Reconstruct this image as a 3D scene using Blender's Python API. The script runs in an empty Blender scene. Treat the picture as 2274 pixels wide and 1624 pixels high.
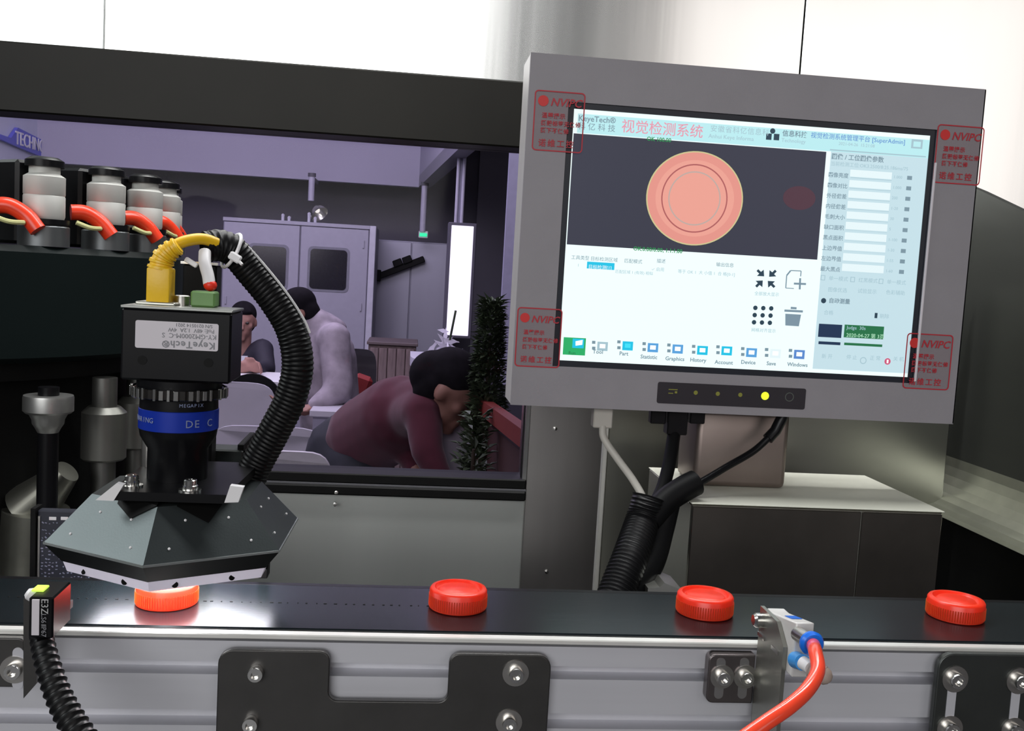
import bpy, bmesh, math, random
from mathutils import Vector, Matrix, Quaternion
random.seed(7)
PI = math.pi
SC = bpy.context.scene
COL = SC.collection

# ------------------------------------------------------------------ camera
W, H, F = 2274, 1624, 2200.0
YAW, PITCH, ROLL = math.radians(6.07), math.radians(5.18), math.radians(3.30)
_f = Vector((math.sin(YAW)*math.cos(PITCH), math.cos(YAW)*math.cos(PITCH), -math.sin(PITCH)))
_r = Vector((math.cos(YAW), -math.sin(YAW), 0)); _u = _r.cross(_f)
RT = _r*math.cos(ROLL)+_u*math.sin(ROLL); UP = -_r*math.sin(ROLL)+_u*math.cos(ROLL); FW = _f
CAM = Vector((0, 0, 1.45))
cd = bpy.data.cameras.new('camera'); cam = bpy.data.objects.new('camera', cd); COL.objects.link(cam)
cd.sensor_width = 36; cd.lens = F/W*36; cd.clip_start = .02; cd.clip_end = 60
cam.matrix_world = Matrix(((RT.x, UP.x, -FW.x, CAM.x), (RT.y, UP.y, -FW.y, CAM.y), (RT.z, UP.z, -FW.z, CAM.z), (0, 0, 0, 1)))
SC.camera = cam

# ------------------------------------------------------------------ world, lights, exposure
wd = bpy.data.worlds.new('world'); SC.world = wd; wd.use_nodes = True
wd.node_tree.nodes['Background'].inputs[0].default_value = (.55, .56, .6, 1)
wd.node_tree.nodes['Background'].inputs[1].default_value = .10
SC.view_settings.view_transform = 'Standard'; SC.view_settings.look = 'None'
SC.view_settings.exposure = 0; SC.view_settings.gamma = 1; SC.view_settings.use_curve_mapping = False

def area(name, loc, target, sx, sy, power, col):
    l = bpy.data.lights.new(name, 'AREA'); l.shape = 'RECTANGLE'; l.size = sx; l.size_y = sy; l.energy = power; l.color = col
    o = bpy.data.objects.new(name, l); COL.objects.link(o); o.location = loc
    o.rotation_euler = (Vector(target)-Vector(loc)).to_track_quat('-Z', 'Y').to_euler()
    return o
area('wall_reflection_light', (-1.75, -4.6, 3.0), (-.3, 1.2, 1.4), 4.2, 2.6, 165, (1, 1, 1))  # two added unseen panels, spaced apart to shape the steel wall's reflections
area('wall_reflection_light', (3.2, -4.6, 2.8), (.9, 1.2, 1.5), 2.8, 2.3, 30, (1, .94, .91))
area('side_lamp_panel', (-2.5, .55, 2.9), (-.15, .6, 1.3), 1.3, 1.0, 26, (.95, 1, 1))
area('box_top_fill', (.15, .95, 2.35), (.15, .98, 1.2), 1.3, .12, 16, (1, 1, 1))  # added unseen fill, set overhead to brighten the steel box top
area('room_lamp', (-1.2, 5.2, 3.6), (-1.2, 5.8, 0), 3.4, 2.2, 120, (.86, .82, 1))
area('room_lamp', (-.8, 2.6, 2.9), (-.6, 5.0, 1.0), 2.0, .5, 32, (.9, .86, 1))

# ------------------------------------------------------------------ helpers
def ray(x, y): return FW+RT*((x-W/2)/F)+UP*((H/2-y)/F)
def atY(x, y, Y):
    d = ray(x, y); return CAM+d*(Y/d.y)
def atZ(x, y, Z):
    d = ray(x, y); return CAM+d*((Z-CAM.z)/d.z)

MATS = {}
def mat(name, col, rough=.5, metal=0, emit=0, ecol=None, bump=0, bscale=400, stretch=None, var=.06, vscale=30, spec=.5, sss=0, sssr=(1, .2, .05), sheen=0, coat=0, rvar=0):
    if name in MATS: return MATS[name]
    m = bpy.data.materials.new(name); m.use_nodes = True; MATS[name] = m
    nt = m.node_tree; N = nt.nodes; L = nt.links; b = N['Principled BSDF']
    tc = N.new('ShaderNodeTexCoord'); mp = N.new('ShaderNodeMapping'); L.new(tc.outputs['Object'], mp.inputs[0])
    if stretch: mp.inputs['Scale'].default_value = stretch
    nz = N.new('ShaderNodeTexNoise'); nz.inputs['Scale'].default_value = vscale; nz.inputs['Detail'].default_value = 5; L.new(mp.outputs[0], nz.inputs[0])
    rp = N.new('ShaderNodeMapRange'); rp.inputs['From Min'].default_value = .3; rp.inputs['From Max'].default_value = .7
    rp.inputs['To Min'].default_value = 1-var; rp.inputs['To Max'].default_value = 1+var; L.new(nz.outputs[0], rp.inputs[0])
    mx = N.new('ShaderNodeVectorMath'); mx.operation = 'SCALE'; mx.inputs[0].default_value = col[:3]; L.new(rp.outputs[0], mx.inputs['Scale'])
    L.new(mx.outputs[0], b.inputs['Base Color'])
    b.inputs['Roughness'].default_value = rough; b.inputs['Metallic'].default_value = metal; b.inputs['Specular IOR Level'].default_value = spec
    if rvar:
        rr = N.new('ShaderNodeMapRange'); rr.inputs['From Min'].default_value = .3; rr.inputs['From Max'].default_value = .7
        rr.inputs['To Min'].default_value = max(.03, rough-rvar); rr.inputs['To Max'].default_value = rough+rvar; L.new(nz.outputs[0], rr.inputs[0]); L.new(rr.outputs[0], b.inputs['Roughness'])
    if emit:
        b.inputs['Emission Color'].default_value = (*(ecol or col)[:3], 1); b.inputs['Emission Strength'].default_value = emit
    if sss:
        b.inputs['Subsurface Weight'].default_value = sss; b.inputs['Subsurface Radius'].default_value = sssr; b.inputs['Subsurface Scale'].default_value = .012
    if sheen: b.inputs['Sheen Weight'].default_value = sheen
    if coat: b.inputs['Coat Weight'].default_value = coat; b.inputs['Coat Roughness'].default_value = .15
    if bump:
        n2 = N.new('ShaderNodeTexNoise'); n2.inputs['Scale'].default_value = bscale; L.new(mp.outputs[0], n2.inputs[0])
        bp = N.new('ShaderNodeBump'); bp.inputs['Strength'].default_value = bump; bp.inputs['Distance'].default_value = .0008
        L.new(n2.outputs[0], bp.inputs['Height']); L.new(bp.outputs[0], b.inputs['Normal'])
    return m

def glass(name, tint, refl=.06):
    m = bpy.data.materials.new(name); m.use_nodes = True; nt = m.node_tree; N = nt.nodes; L = nt.links
    N.remove(N['Principled BSDF']); out = N['Material Output']
    t = N.new('ShaderNodeBsdfTransparent'); t.inputs[0].default_value = (*tint, 1)
    g = N.new('ShaderNodeBsdfGlossy'); g.inputs['Roughness'].default_value = .05
    lw = N.new('ShaderNodeFresnel'); lw.inputs[0].default_value = 1.11
    mx = N.new('ShaderNodeMixShader'); L.new(lw.outputs[0], mx.inputs[0]); L.new(t.outputs[0], mx.inputs[1]); L.new(g.outputs[0], mx.inputs[2]); L.new(mx.outputs[0], out.inputs[0])
    return m

class MB:
    def __init__(s): s.b = bmesh.new()
    def box(s, c, d, bev=0, rot=None, seg=1):
        r = bmesh.ops.create_cube(s.b, size=1); vs = r['verts']
        bmesh.ops.scale(s.b, vec=Vector(d), verts=vs)
        if bev:
            es = list({e for v in vs for e in v.link_edges})
            r2 = bmesh.ops.bevel(s.b, geom=es, offset=bev, segments=seg, affect='EDGES', profile=.5)
            vs = list({v for f in r2['faces'] for v in f.verts} | {v for v in vs if v.is_valid})
        if rot is not None: bmesh.ops.rotate(s.b, matrix=rot, verts=vs, cent=(0, 0, 0))
        bmesh.ops.translate(s.b, vec=Vector(c), verts=vs); return s
    def bb(s, a, b, bev=0, seg=1):
        a = Vector(a); b = Vector(b); return s.box((a+b)/2, [abs(q) for q in (b-a)], bev, seg=seg)
    def cyl(s, p0, p1, r0, r1=None, n=24, cap=True):
        r1 = r0 if r1 is None else r1; p0 = Vector(p0); p1 = Vector(p1); d = p1-p0
        q = d.to_track_quat('Z', 'Y'); A = []; B = []
        for i in range(n):
            a = 2*PI*i/n; v = Vector((math.cos(a), math.sin(a), 0))
            A.append(s.b.verts.new(p0+q@(v*r0))); B.append(s.b.verts.new(p1+q@(v*r1)))
        for i in range(n): s.b.faces.new((A[i], A[(i+1) % n], B[(i+1) % n], B[i]))
        if cap: s.b.faces.new(A[::-1]); s.b.faces.new(B)
        return s
    def lathe(s, c, prof, n=32, axis=(0, 0, 1), rad=None):
        # prof: list of (radius, height); closed with caps when radius is 0
        c = Vector(c); q = Vector(axis).to_track_quat('Z', 'Y'); rings = []
        for r, h in prof:
            if r < 1e-7: rings.append([s.b.verts.new(c+q@Vector((0, 0, h)))]); continue
            rings.append([s.b.verts.new(c+q@Vector(((r*(rad(i/n) if rad else 1))*math.cos(2*PI*i/n), (r*(rad(i/n) if rad else 1))*math.sin(2*PI*i/n), h))) for i in range(n)])
        for A, B in zip(rings, rings[1:]):
            for i in range(n):
                j = (i+1) % n
                if len(A) == 1 and len(B) == 1: continue
                if len(A) == 1: s.b.faces.new((A[0], B[j], B[i]))
                elif len(B) == 1: s.b.faces.new((A[i], A[j], B[0]))
                else: s.b.faces.new((A[i], A[j], B[j], B[i]))
        return s
    def prism(s, pts, ext, hole=None):
        # pts: list of Vector in a plane, ext: extrusion vector
        ext = Vector(ext); A = [s.b.verts.new(Vector(p)) for p in pts]; B = [s.b.verts.new(Vector(p)+ext) for p in pts]
        s.b.faces.new(A); s.b.faces.new(B[::-1]); n = len(A)
        for i in range(n): s.b.faces.new((A[(i+1) % n], A[i], B[i], B[(i+1) % n]))
        return s
    def tube(s, path, rad, n=16, cap=True):
        # path: vectors, rad: function of arclength or const
        pts = [Vector(p) for p in path]; rings = []; q = None; L = 0; prev = None
        for i, p in enumerate(pts):
            t = (pts[min(i+1, len(pts)-1)]-pts[max(i-1, 0)]).normalized()
            if prev is None: up = t.orthogonal().normalized()
            else:
                up = (up-t*up.dot(t)).normalized(); L += (p-pts[i-1]).length
            prev = t; sd = t.cross(up); r = rad(L) if callable(rad) else rad
            rings.append([s.b.verts.new(p+(up*math.cos(2*PI*k/n)+sd*math.sin(2*PI*k/n))*r) for k in range(n)])
        for A, B in zip(rings, rings[1:]):
            for i in range(n): s.b.faces.new((A[i], A[(i+1) % n], B[(i+1) % n], B[i]))
        if cap: s.b.faces.new(rings[0][::-1]); s.b.faces.new(rings[-1])
        return s
    def ball(s, c, r, sub=2, sc=(1, 1, 1), rot=None):
        rr = bmesh.ops.create_icosphere(s.b, subdivisions=sub, radius=1); vs = rr['verts']
        bmesh.ops.scale(s.b, vec=Vector(sc)*r, verts=vs)
        if rot is not None: bmesh.ops.rotate(s.b, matrix=rot, verts=vs, cent=(0, 0, 0))
        bmesh.ops.translate(s.b, vec=Vector(c), verts=vs); return s
    def cap(s, p0, p1, r0, r1):   # tapered capsule
        s.ball(p0, r0); s.ball(p1, r1); s.cyl(p0, p1, r0, r1, 16); return s
    def quad(s, a, b, c, d): s.b.faces.new([s.b.verts.new(Vector(p)) for p in (a, b, c, d)]); return s

def wloc(o):
    v = Vector((0, 0, 0))
    while o is not None: v = v+Vector(o.location); o = o.parent
    return v
def obj(name, mb, m, parent=None, smooth=True, ang=35, label=None, cat=None, group=None, kind=None, flip=True):
    b = mb.b
    if flip: bmesh.ops.recalc_face_normals(b, faces=b.faces)
    lo = Vector((min(v.co.x for v in b.verts), min(v.co.y for v in b.verts), min(v.co.z for v in b.verts)))
    hi = Vector((max(v.co.x for v in b.verts), max(v.co.y for v in b.verts), max(v.co.z for v in b.verts)))
    org = Vector(((lo.x+hi.x)/2, (lo.y+hi.y)/2, lo.z))
    bmesh.ops.translate(b, vec=-org, verts=b.verts)
    me = bpy.data.meshes.new(name); b.to_mesh(me); b.free()
    if smooth:
        for p in me.polygons: p.use_smooth = True
        me.set_sharp_from_angle(angle=math.radians(ang))
    if m: me.materials.append(m)
    o = bpy.data.objects.new(name, me); COL.objects.link(o)
    if parent: o.parent = parent; o.location = org-wloc(parent)
    else: o.location = org
    tag(o, label, cat, group, kind); return o
def tag(o, label=None, cat=None, group=None, kind=None):
    for k, v in (('label', label), ('category', cat), ('group', group), ('kind', kind)):
        if v: o[k] = v
    return o
def thing(name, label, cat, loc, group=None):
    o = bpy.data.objects.new(name, None); COL.objects.link(o); o.location = loc; o.empty_display_size = .05
    return tag(o, label, cat, group)
def dup(o, parent=None):
    c = o.copy(); COL.objects.link(c); c.parent = parent
    for ch in [x for x in KIDS.get(o.name, [])]: dup(ch, c)
    return c
KIDS = {}
def index_kids():
    KIDS.clear()
    for o in bpy.data.objects:
        if o.parent: KIDS.setdefault(o.parent.name, []).append(o)
def caption(body, x, y, Y, size, m, parent, rot180=False, align='LEFT', spacing=1.0, yrot=0, shear=0, ext=.00008, line=1.0, offs=0):
    c = bpy.data.curves.new('caption', 'FONT'); c.body = body; c.size = size; c.extrude = ext; c.align_x = align; c.space_character = spacing
    c.shear = shear; c.space_line = line; c.offset = offs; c.resolution_u = 2
    c.materials.append(m); o = bpy.data.objects.new('caption', c); COL.objects.link(o)
    p = atY(x, y, Y); o.rotation_euler = (PI/2, PI if rot180 else 0, yrot)
    if rot180: o.rotation_euler = (PI/2, 0, 0); o.rotation_euler = (Matrix.Rotation(PI, 3, 'Y') @ Matrix.Rotation(PI/2, 3, 'X')).to_euler()
    o.parent = parent; o.location = p-wloc(parent); return o
def spline(pts, n=8):
    P = [Vector(p) for p in pts]; P = [P[0]*2-P[1]]+P+[P[-1]*2-P[-2]]; out = []
    for i in range(1, len(P)-2):
        for k in range(n):
            t = k/n; a, b, c, d = P[i-1:i+3]
            out.append(.5*((2*b)+(c-a)*t+(2*a-5*b+4*c-d)*t*t+(3*b-a-3*c+d)*t**3))
    out.append(P[-2]); return out
def resample(path, step):
    out = [path[0].copy()]; acc = 0
    for a, b in zip(path, path[1:]):
        L = (b-a).length; d = step-acc
        while d <= L: out.append(a.lerp(b, d/L)); d += step
        acc = (acc+L) % step if L else acc
    return out
def corrugated(pts, r0, r1=None, pitch=.0034, depth=.10, n=18):
    base = resample(spline(pts, 12), pitch/6); N = len(base); r1 = r1 or r0
    mb = MB(); tot = pitch/6*N
    mb.tube(base, lambda L: (r0+(r1-r0)*L/tot)*(1-depth*(.5-.5*math.cos(2*PI*L/pitch))**.6), n); return mb
def rounded(x0, z0, x1, z1, r, Y, k=5, corners=(1, 1, 1, 1)):
    out = []
    for (cx, cz, a0, on) in ((x1-r, z1-r, 0, corners[0]), (x0+r, z1-r, 90, corners[1]), (x0+r, z0+r, 180, corners[2]), (x1-r, z0+r, 270, corners[3])):
        if on:
            for i in range(k+1):
                a = math.radians(a0+90*i/k); out.append(Vector((cx+r*math.cos(a), Y, cz+r*math.sin(a))))
        else:
            sx = 1 if a0 in (0, 270) else -1; sz = 1 if a0 in (0, 90) else -1
            out.append(Vector((cx+r*sx, Y, cz+r*sz)))
    return out

# ------------------------------------------------------------------ materials
steel_wall = mat('brushed_steel_wall', (.80, .80, .78), .17, 1, bump=.04, bscale=60, stretch=(1, 1, .04), var=.05, vscale=8, rvar=.03)
steel_side = mat('olive_steel', (.30, .30, .27), .34, 1, bump=.05, bscale=60, stretch=(.1, .1, 1), var=.12, vscale=6)
steel = mat('satin_steel', (.55, .53, .50), .3, 1, bump=.04, bscale=300, stretch=(.1, 1, 1), var=.08)
steel_plate = mat('dull_steel_plate', (.09, .087, .084), .38, .8, bump=.06, bscale=500, var=.1)
steel_box = mat('box_steel', (.42, .41, .36), .27, 1, bump=.05, bscale=200, stretch=(1, 1, .05), var=.12, vscale=12)
chrome = mat('bright_steel', (.78, .77, .74), .2, 1, var=.04)
dark_steel = mat('dark_steel', (.16, .16, .15), .4, .9, var=.12)
alu = mat('anodised_aluminium', (.62, .62, .66), .42, .4, bump=.04, bscale=300, stretch=(.03, 1, 1), var=.05, vscale=60)
alu_groove = alu
black_paint = mat('black_paint', (.004, .004, .004), .5, 0, var=.15, spec=.14)
black_rubber = mat('black_rubber', (.004, .004, .0045), .5, var=.1, spec=.14)
black_gloss = mat('black_plastic', (.004, .004, .005), .33, var=.1, spec=.22)
belt_m = mat('belt_rubber', (.006, .009, .011), .25, 0, bump=.03, bscale=500, stretch=(.05, 1, 1), var=.15, spec=.36)
dome_m = mat('dome_anodised', (.075, .088, .09), .36, .75, bump=.05, bscale=900, var=.05)
orange = mat('orange_plastic', (.85, .032, .008), .35, 0, var=.03, sss=.6, sssr=(1, .25, .08))
orange_hose = mat('orange_hose', (1, .075, .03), .22, 0, var=.03, coat=.4)
yellow = mat('yellow_plastic', (.82, .50, .01), .4, 0, var=.06, bump=.1)
white_pl = mat('white_plastic', (.80, .79, .80), .4, var=.03)
led_white = mat('lamp_diffuser', (.66, .62, .72), .4, emit=.12, ecol=(.9, .85, 1), var=.02)
led_on = mat('led_emitting_face', (.9, .9, .9), .4, emit=14, ecol=(.94, .97, 1))
blue_band = mat('blue_band', (.005, .03, .36), .35, .2, var=.05)
blue_pl = mat('blue_plastic', (.01, .16, .75), .3, var=.04)
red_pl = mat('red_plastic', (.8, .03, .01), .4)
green_pl = mat('green_plastic', (.13, .26, .08), .45, var=.08)
grey_print = mat('grey_print', (.25, .25, .27), .6)
white_print = mat('white_print', (.22, .26, .42), .6)
label_m = mat('white_label', (.66, .62, .66), .5, var=.02)
monitor_m = mat('powder_coated_grey', (.27, .255, .275), .5, 0, bump=.12, bscale=1500, var=.03)
monitor_edge = mat('light_grey_edge', (.42, .40, .40), .45, var=.03)
red_ink = mat('red_ink', (.45, .015, .03), .5, var=.05)

# ------------------------------------------------------------------ structure: steel back wall with the window opening
YW = 1.3
XL, XR = -.9, .166          # opening
ZB, ZT = 1.151, 1.698
seamL = atY(231, 80, YW).x; seamR = atY(1783, 90, YW).x
def panel(x0, x1, z0, z1, name, parent=None, m=steel_wall, y=YW):
    return obj(name, MB().bb((x0, y, z0), (x1, y+.012, z1), .0012), m, parent, kind=None if parent else 'structure')
wb = bpy.data.objects.new('wall_back', None); COL.objects.link(wb); wb['kind'] = 'structure'; wb.location = (0, YW, 0)
panel(-1.4, seamL-.0001, ZT, 2.3, 'panel', wb, mat('dull_white_steel', (.6, .63, .62), .35, 1, var=.03))
panel(seamL+.0001, seamR-.001, ZT, 2.3, 'panel', wb)
apron = mat('apron_steel', (.50, .52, .50), .42, .8, bump=.05, bscale=60, stretch=(1, 1, .04), var=.1, vscale=5)
panel(-1.4, XR, .9, ZB, 'panel', wb, apron)
panel(XR, seamR-.001, .9, ZT-.0005, 'panel', wb, mat('post_steel', (.5, .48, .47), .33, 1, bump=.05, bscale=60, stretch=(1, 1, .04)))
panel(seamR+.001, 1.3, .9, 2.3, 'panel', wb)
panel(-1.4, XL, ZB, ZT, 'panel', wb)
obj('backing', MB().bb((.16, YW+.013, .9), (1.3, YW+.02, 2.3)), black_paint, wb)
obj('backing', MB().bb((-1.4, YW+.013, ZT+.01), (.16, YW+.02, 2.3)), black_paint, wb)
# window
wn = bpy.data.objects.new('window_1', None); COL.objects.link(wn); wn['kind'] = 'structure'; wn.location = (0, YW, ZB)
obj('header', MB().bb((XL, YW-.012, 1.614), (XR, YW+.05, ZT), .002), mat('black_header', (.007, .0065, .005), .42, 0, var=.3, vscale=5, spec=.15), wn)
obj('sill', MB().bb((XL, YW-.01, ZB), (XR, YW+.05, 1.164), .002), black_paint, wn)
obj('sill', MB().bb((XL, YW-.002, 1.1655), (XR, YW+.05, 1.1785), .0015), black_paint, wn)
obj('trim_strip', MB().bb((XL, YW-.006, 1.1638), (XR, YW-.001, 1.1657)), mat('grey_seal', (.1, .1, .11), .4), wn)
obj('frame', MB().bb((XR-.005, YW+.001, 1.178), (XR+.001, YW+.05, 1.614)), steel_wall, wn)
obj('frame', MB().bb((XL, YW, 1.178), (XL+.03, YW+.05, 1.614)), black_paint, wn)
obj('pane', MB().bb((XL+.03, YW+.03, 1.178), (XR-.005, YW+.034, 1.614)), glass('window_glass', (.93, .90, .95)), wn, smooth=False)
for k, (x, y) in enumerate(((747, 1094), (744, 1120))):
    p = atY(x, y, YW-.011); obj('rivet', MB().lathe(p, [(0, -.001), (.003, 0), (.0025, .0022), (0, .003)], 12, (0, -1, 0)), chrome, wn)
for x, y in ((1214, 1270), (1233, 952)):
    p = atY(x, y, YW); obj('rivet', MB().lathe(p, [(0, -.001), (.003, 0), (.0025, .0022), (0, .003)], 12, (0, -1, 0)), chrome, wb)

# covering panel to the right behind monitor, with a bright turned edge
xe = .2325
wr = bpy.data.objects.new('wall_right', None); COL.objects.link(wr); wr['kind'] = 'structure'; wr.location = (.4, 1.1, .9)
obj('cover_sheet', MB().bb((xe, 1.10, .0), (.64, 1.106, 1.46), .001), steel_side, wr)
obj('turned_edge', MB().bb((xe-.006, 1.099, 1.0), (xe-.0005, 1.108, 1.46), .001), mat('pale_edge_steel', (.75, .74, .70), .42, .8), wr)  # pale strip along the left edge of the sheet
# dark sheet at the right with a sloping top edge and a curved pale strip below
X0 = .66; pts = [Vector((X0, .80, 1.205)), Vector((X0, 1.296, 1.225)), Vector((X0, 1.296, 1.635)), Vector((X0, 1.115, 1.58)), Vector((X0, .80, 1.475))]
obj('side_sheet', MB().prism(pts, (.008, 0, 0)), mat('side_sheet_steel', (.10, .105, .095), .42, .9, stretch=(1, .2, 1), var=.25, vscale=4), wr)
obj('lower_sheet', MB().bb((X0, .70, 1.032), (X0+.008, 1.296, 1.206)), black_paint, wr)
obj('outer_sheet', MB().bb((X0+.009, .70, 1.032), (X0+.6, .712, 1.20)), black_paint, wr)
fl = MB()
for i in range(8):
    a0 = PI/2*i/8; a1 = PI/2*(i+1)/8; R_ = .05
    f0 = (X0-R_*(1-math.cos(a0)), 1.262-.056*math.sin(a0)); f1 = (X0-R_*(1-math.cos(a1)), 1.262-.056*math.sin(a1))
    fl.prism([Vector((f0[0], .80, f0[1])), Vector((f0[0]+.002, .80, f0[1])), Vector((f1[0]+.002, .80, f1[1]-.001)), Vector((f1[0], .80, f1[1]))], (0, .496, 0))
obj('curved_strip', fl, mat('curved_steel', (.45, .46, .38), .4, 1, var=.1), wr)
# deck of the machine
obj('floor', MB().bb((-7, -8, -.1), (6, 10, 0)), mat('hall_floor', (.10, .10, .11), .35, var=.1, vscale=2), kind='structure')
deck = thing('machine_base', 'dark steel machine base under the conveyor', 'machine base', (0, .9, 0))
obj('deck', MB().bb((-1.4, .64, .99), (.655, 1.098, 1.03), .002), dark_steel, deck)
obj('plinth', MB().bb((-1.35, .66, 0), (.64, 1.09, .99), .004), black_paint, deck)

# ------------------------------------------------------------------ conveyor
ZBELT = 1.2454
YF = .545
cv = thing('conveyor', 'long aluminium sided conveyor with black belt carrying the orange caps', 'conveyor', (.1, .58, 0))
obj('belt', MB().bb((-.42, .5505, ZBELT-.003), (.62, .627, ZBELT), .0008), belt_m, cv)
obj('belt', MB().bb((-.42, .6275, ZBELT-.006), (.62, .6335, ZBELT-.0005), .0006), black_gloss, cv)
dots = MB()
rs = random.Random(3)
for i in range(60):
    x = -.3+i*.0056+rs.uniform(-.001, .001)
    dots.bb((x, .5925, ZBELT-.0001), (x+rs.uniform(.0006, .002), .5934, ZBELT+.00025))
o = obj('stitching', dots, black_paint, cv); o['kind'] = 'stuff'
obj('edge_strip', MB().bb((-.42, YF-.002, 1.2414), (.62, .5495, 1.2444), .0006), mat('strip_steel', (.85, .84, .80), .42, .6), cv)
prof = [(YF, 1.2396), (YF, 1.2281), (YF+.012, 1.2279), (YF+.012, 1.2203), (YF, 1.2203), (YF, 1.1999), (YF+.012, 1.1999), (YF+.012, 1.1908), (YF, 1.1908), (YF, 1.168), (YF+.012, 1.168), (YF+.012, 1.160), (YF, 1.160), (YF, 1.145),
        (YF+.017, 1.145), (YF+.017, 1.2396)]
obj('side_rail', MB().prism([Vector((-.42, y, z)) for y, z in prof], (1.04, 0, 0)), alu, cv, ang=20)
obj('side_rail', MB().bb((-.42, .612, 1.145), (.62, .632, 1.2390), .001), alu, cv)
obj('bed', MB().bb((-.42, .5655, 1.2300), (.62, .6115, 1.2416)), dark_steel, cv)
for x in (-.36, .56):
    for y in (.558, .62):
        obj('leg', MB().bb((x-.012, y-.012, 0), (x+.012, y+.012, 1.145), .001), alu, cv)
# ---- bracket plates
def bolt_into(p, parent, washer=True, r=.0043, tilt=(0, -1, 0), L=.0048):
    m = MB(); rr = r
    prof = [(rr*.98, 0), (rr, .0004), (rr, L*.8), (rr*.92, L), (rr*.55, L), (rr*.5, L-.0022), (0, L-.0022)]
    m.lathe(p, [(0, 0)]+prof, 24, tilt)
    b = obj('bolt', m, chrome, parent)
    if washer:
        w = MB(); w.lathe(Vector(p), [(0, -.0002), (rr*1.75, 0), (rr*1.75, .0009), (rr*.9, .0010)], 28, tilt)
        obj('washer', w, steel, b)
    return b
def slot(x, z0, z1, parent, Y=.5365, r=.0028, m=None):
    pts = []
    for i in range(13): a = PI*i/12; pts.append(Vector((x+r*math.cos(a), Y, z1+r*math.sin(a))))
    for i in range(13): a = PI+PI*i/12; pts.append(Vector((x+r*math.cos(a), Y, z0+r*math.sin(a))))
    return obj('slot', MB().prism(pts, (0, .001, 0)), m or alu, parent)
Yp = .5375
# U plate
pl = [atY(x, y, Yp) for x, y in ((486, 1640), (492, 1460))]
xl, xr, xa, xb = -.0950, .0893, -.0345, .0315
zt, zn = 1.2375, 1.2092
def arc(cx, cz, r, a0, a1, k=6): return [Vector((cx+r*math.cos(math.radians(a0+(a1-a0)*i/k)), Yp, cz+r*math.sin(math.radians(a0+(a1-a0)*i/k)))) for i in range(k+1)]
pts = arc(xl+.008, zt-.008, .008, 180, 90)+arc(xa-.006, zt-.006, .006, 90, 0)+arc(xa+.005, zn+.005, .005, 180, 270)+arc(xb-.005, zn+.005, .005, 270, 360)+arc(xb+.006, zt-.006, .006, 180, 90)+arc(xr-.008, zt-.008, .008, 90, 0)+[Vector((xr, Yp, 1.16)), Vector((xl, Yp, 1.16))]
mp = obj('mounting_plate', MB().prism(pts, (0, .0045, 0)), steel_plate, cv, label='wide U shaped dark steel plate')
obj('spacer', MB().bb((xl+.001, Yp+.0045, 1.165), (xr-.001, YF, 1.20)), steel_plate, mp)
bolt_into(atY(569, 1493, Yp), mp, False); bolt_into(atY(1145, 1495, Yp), mp, True)
bolt_into(atY(557, 1605, Yp), mp, False); bolt_into(atY(1130, 1604, Yp), mp, True)
# left plate
a = atY(55, 1525, Yp)
lp = obj('mounting_plate', MB().prism(rounded(-.33, 1.2145, -.1965, 1.2418, .003, Yp), (0, .0045, 0)), steel_plate, cv, label='dark steel plate at the left end')
obj('spacer', MB().bb((-.32, Yp+.0045, 1.217), (-.20, YF, 1.236)), steel_plate, lp)
slot(atY(40, 1480, Yp).x, 1.2165, 1.234, lp, Yp-.0004)
bolt_into(atY(33, 1487, Yp), lp, True)
# right plate
rx = atY(2082, 1500, Yp).x
rp_ = obj('mounting_plate', MB().prism(rounded(rx, 1.15, .50, 1.2425, .009, Yp), (0, .0045, 0)), mat('right_plate', (.07, .075, .072), .4, .8, var=.1), cv, label='dark steel plate with slotted holes at the right end')
obj('spacer', MB().bb((rx+.005, Yp+.0045, 1.16), (.49, YF, 1.20)), steel_plate, rp_)
for (x, y) in ((2120, 1508), (2262, 1512)):
    q = atY(x, y, Yp); slot(q.x-.001, q.z-.030, q.z-.002, rp_, Yp-.0004); bolt_into(q, rp_, True, .0046)
for (x, y) in ((2108, 1618), (2250, 1622)):
    q = atY(x, y, Yp); bolt_into(q, rp_, True, .0046)

# ------------------------------------------------------------------ orange caps on the belt
def make_cap(px, label, first=None):
    p = atZ(px[0], px[1], ZBELT); p.x *= (p.y+.0175)/p.y; p.y += .0175
    m = MB(); R0 = .0176
    prof = [(0, .0012), (R0-.003, .0012), (R0-.0012, 0), (R0, .0006), (R0, .0112), (R0-.0008, .0124), (R0-.0030, .0128), (R0-.0038, .0110), (R0-.005, .0105), (R0-.0062, .0118), (0, .0118)]
    m.lathe(p, prof, 64)
    c = obj('bottle_closure', m, orange, None, ang=50, label=label, cat='cap', group='orange caps riding on the belt')
    r = MB()
    for i in range(72):
        a = 2*PI*i/72; r.box((p.x+(R0+.0001)*math.cos(a), p.y+(R0+.0001)*math.sin(a), p.z+.0050), (.0006, .0006, .007), rot=None)
    rg = obj('knurling', r, orange, c); rg['kind'] = 'stuff'
    return c
make_cap((370, 1361), 'glowing orange plastic cap lit under the dome light')
make_cap((1015, 1370), 'orange red cap on the belt right of the dome light, nearest to it')
make_cap((1562, 1382), 'orange red cap on the belt in front of the steel box')
make_cap((2118, 1390), 'orange red cap in the dark at the right end of the belt')

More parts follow.
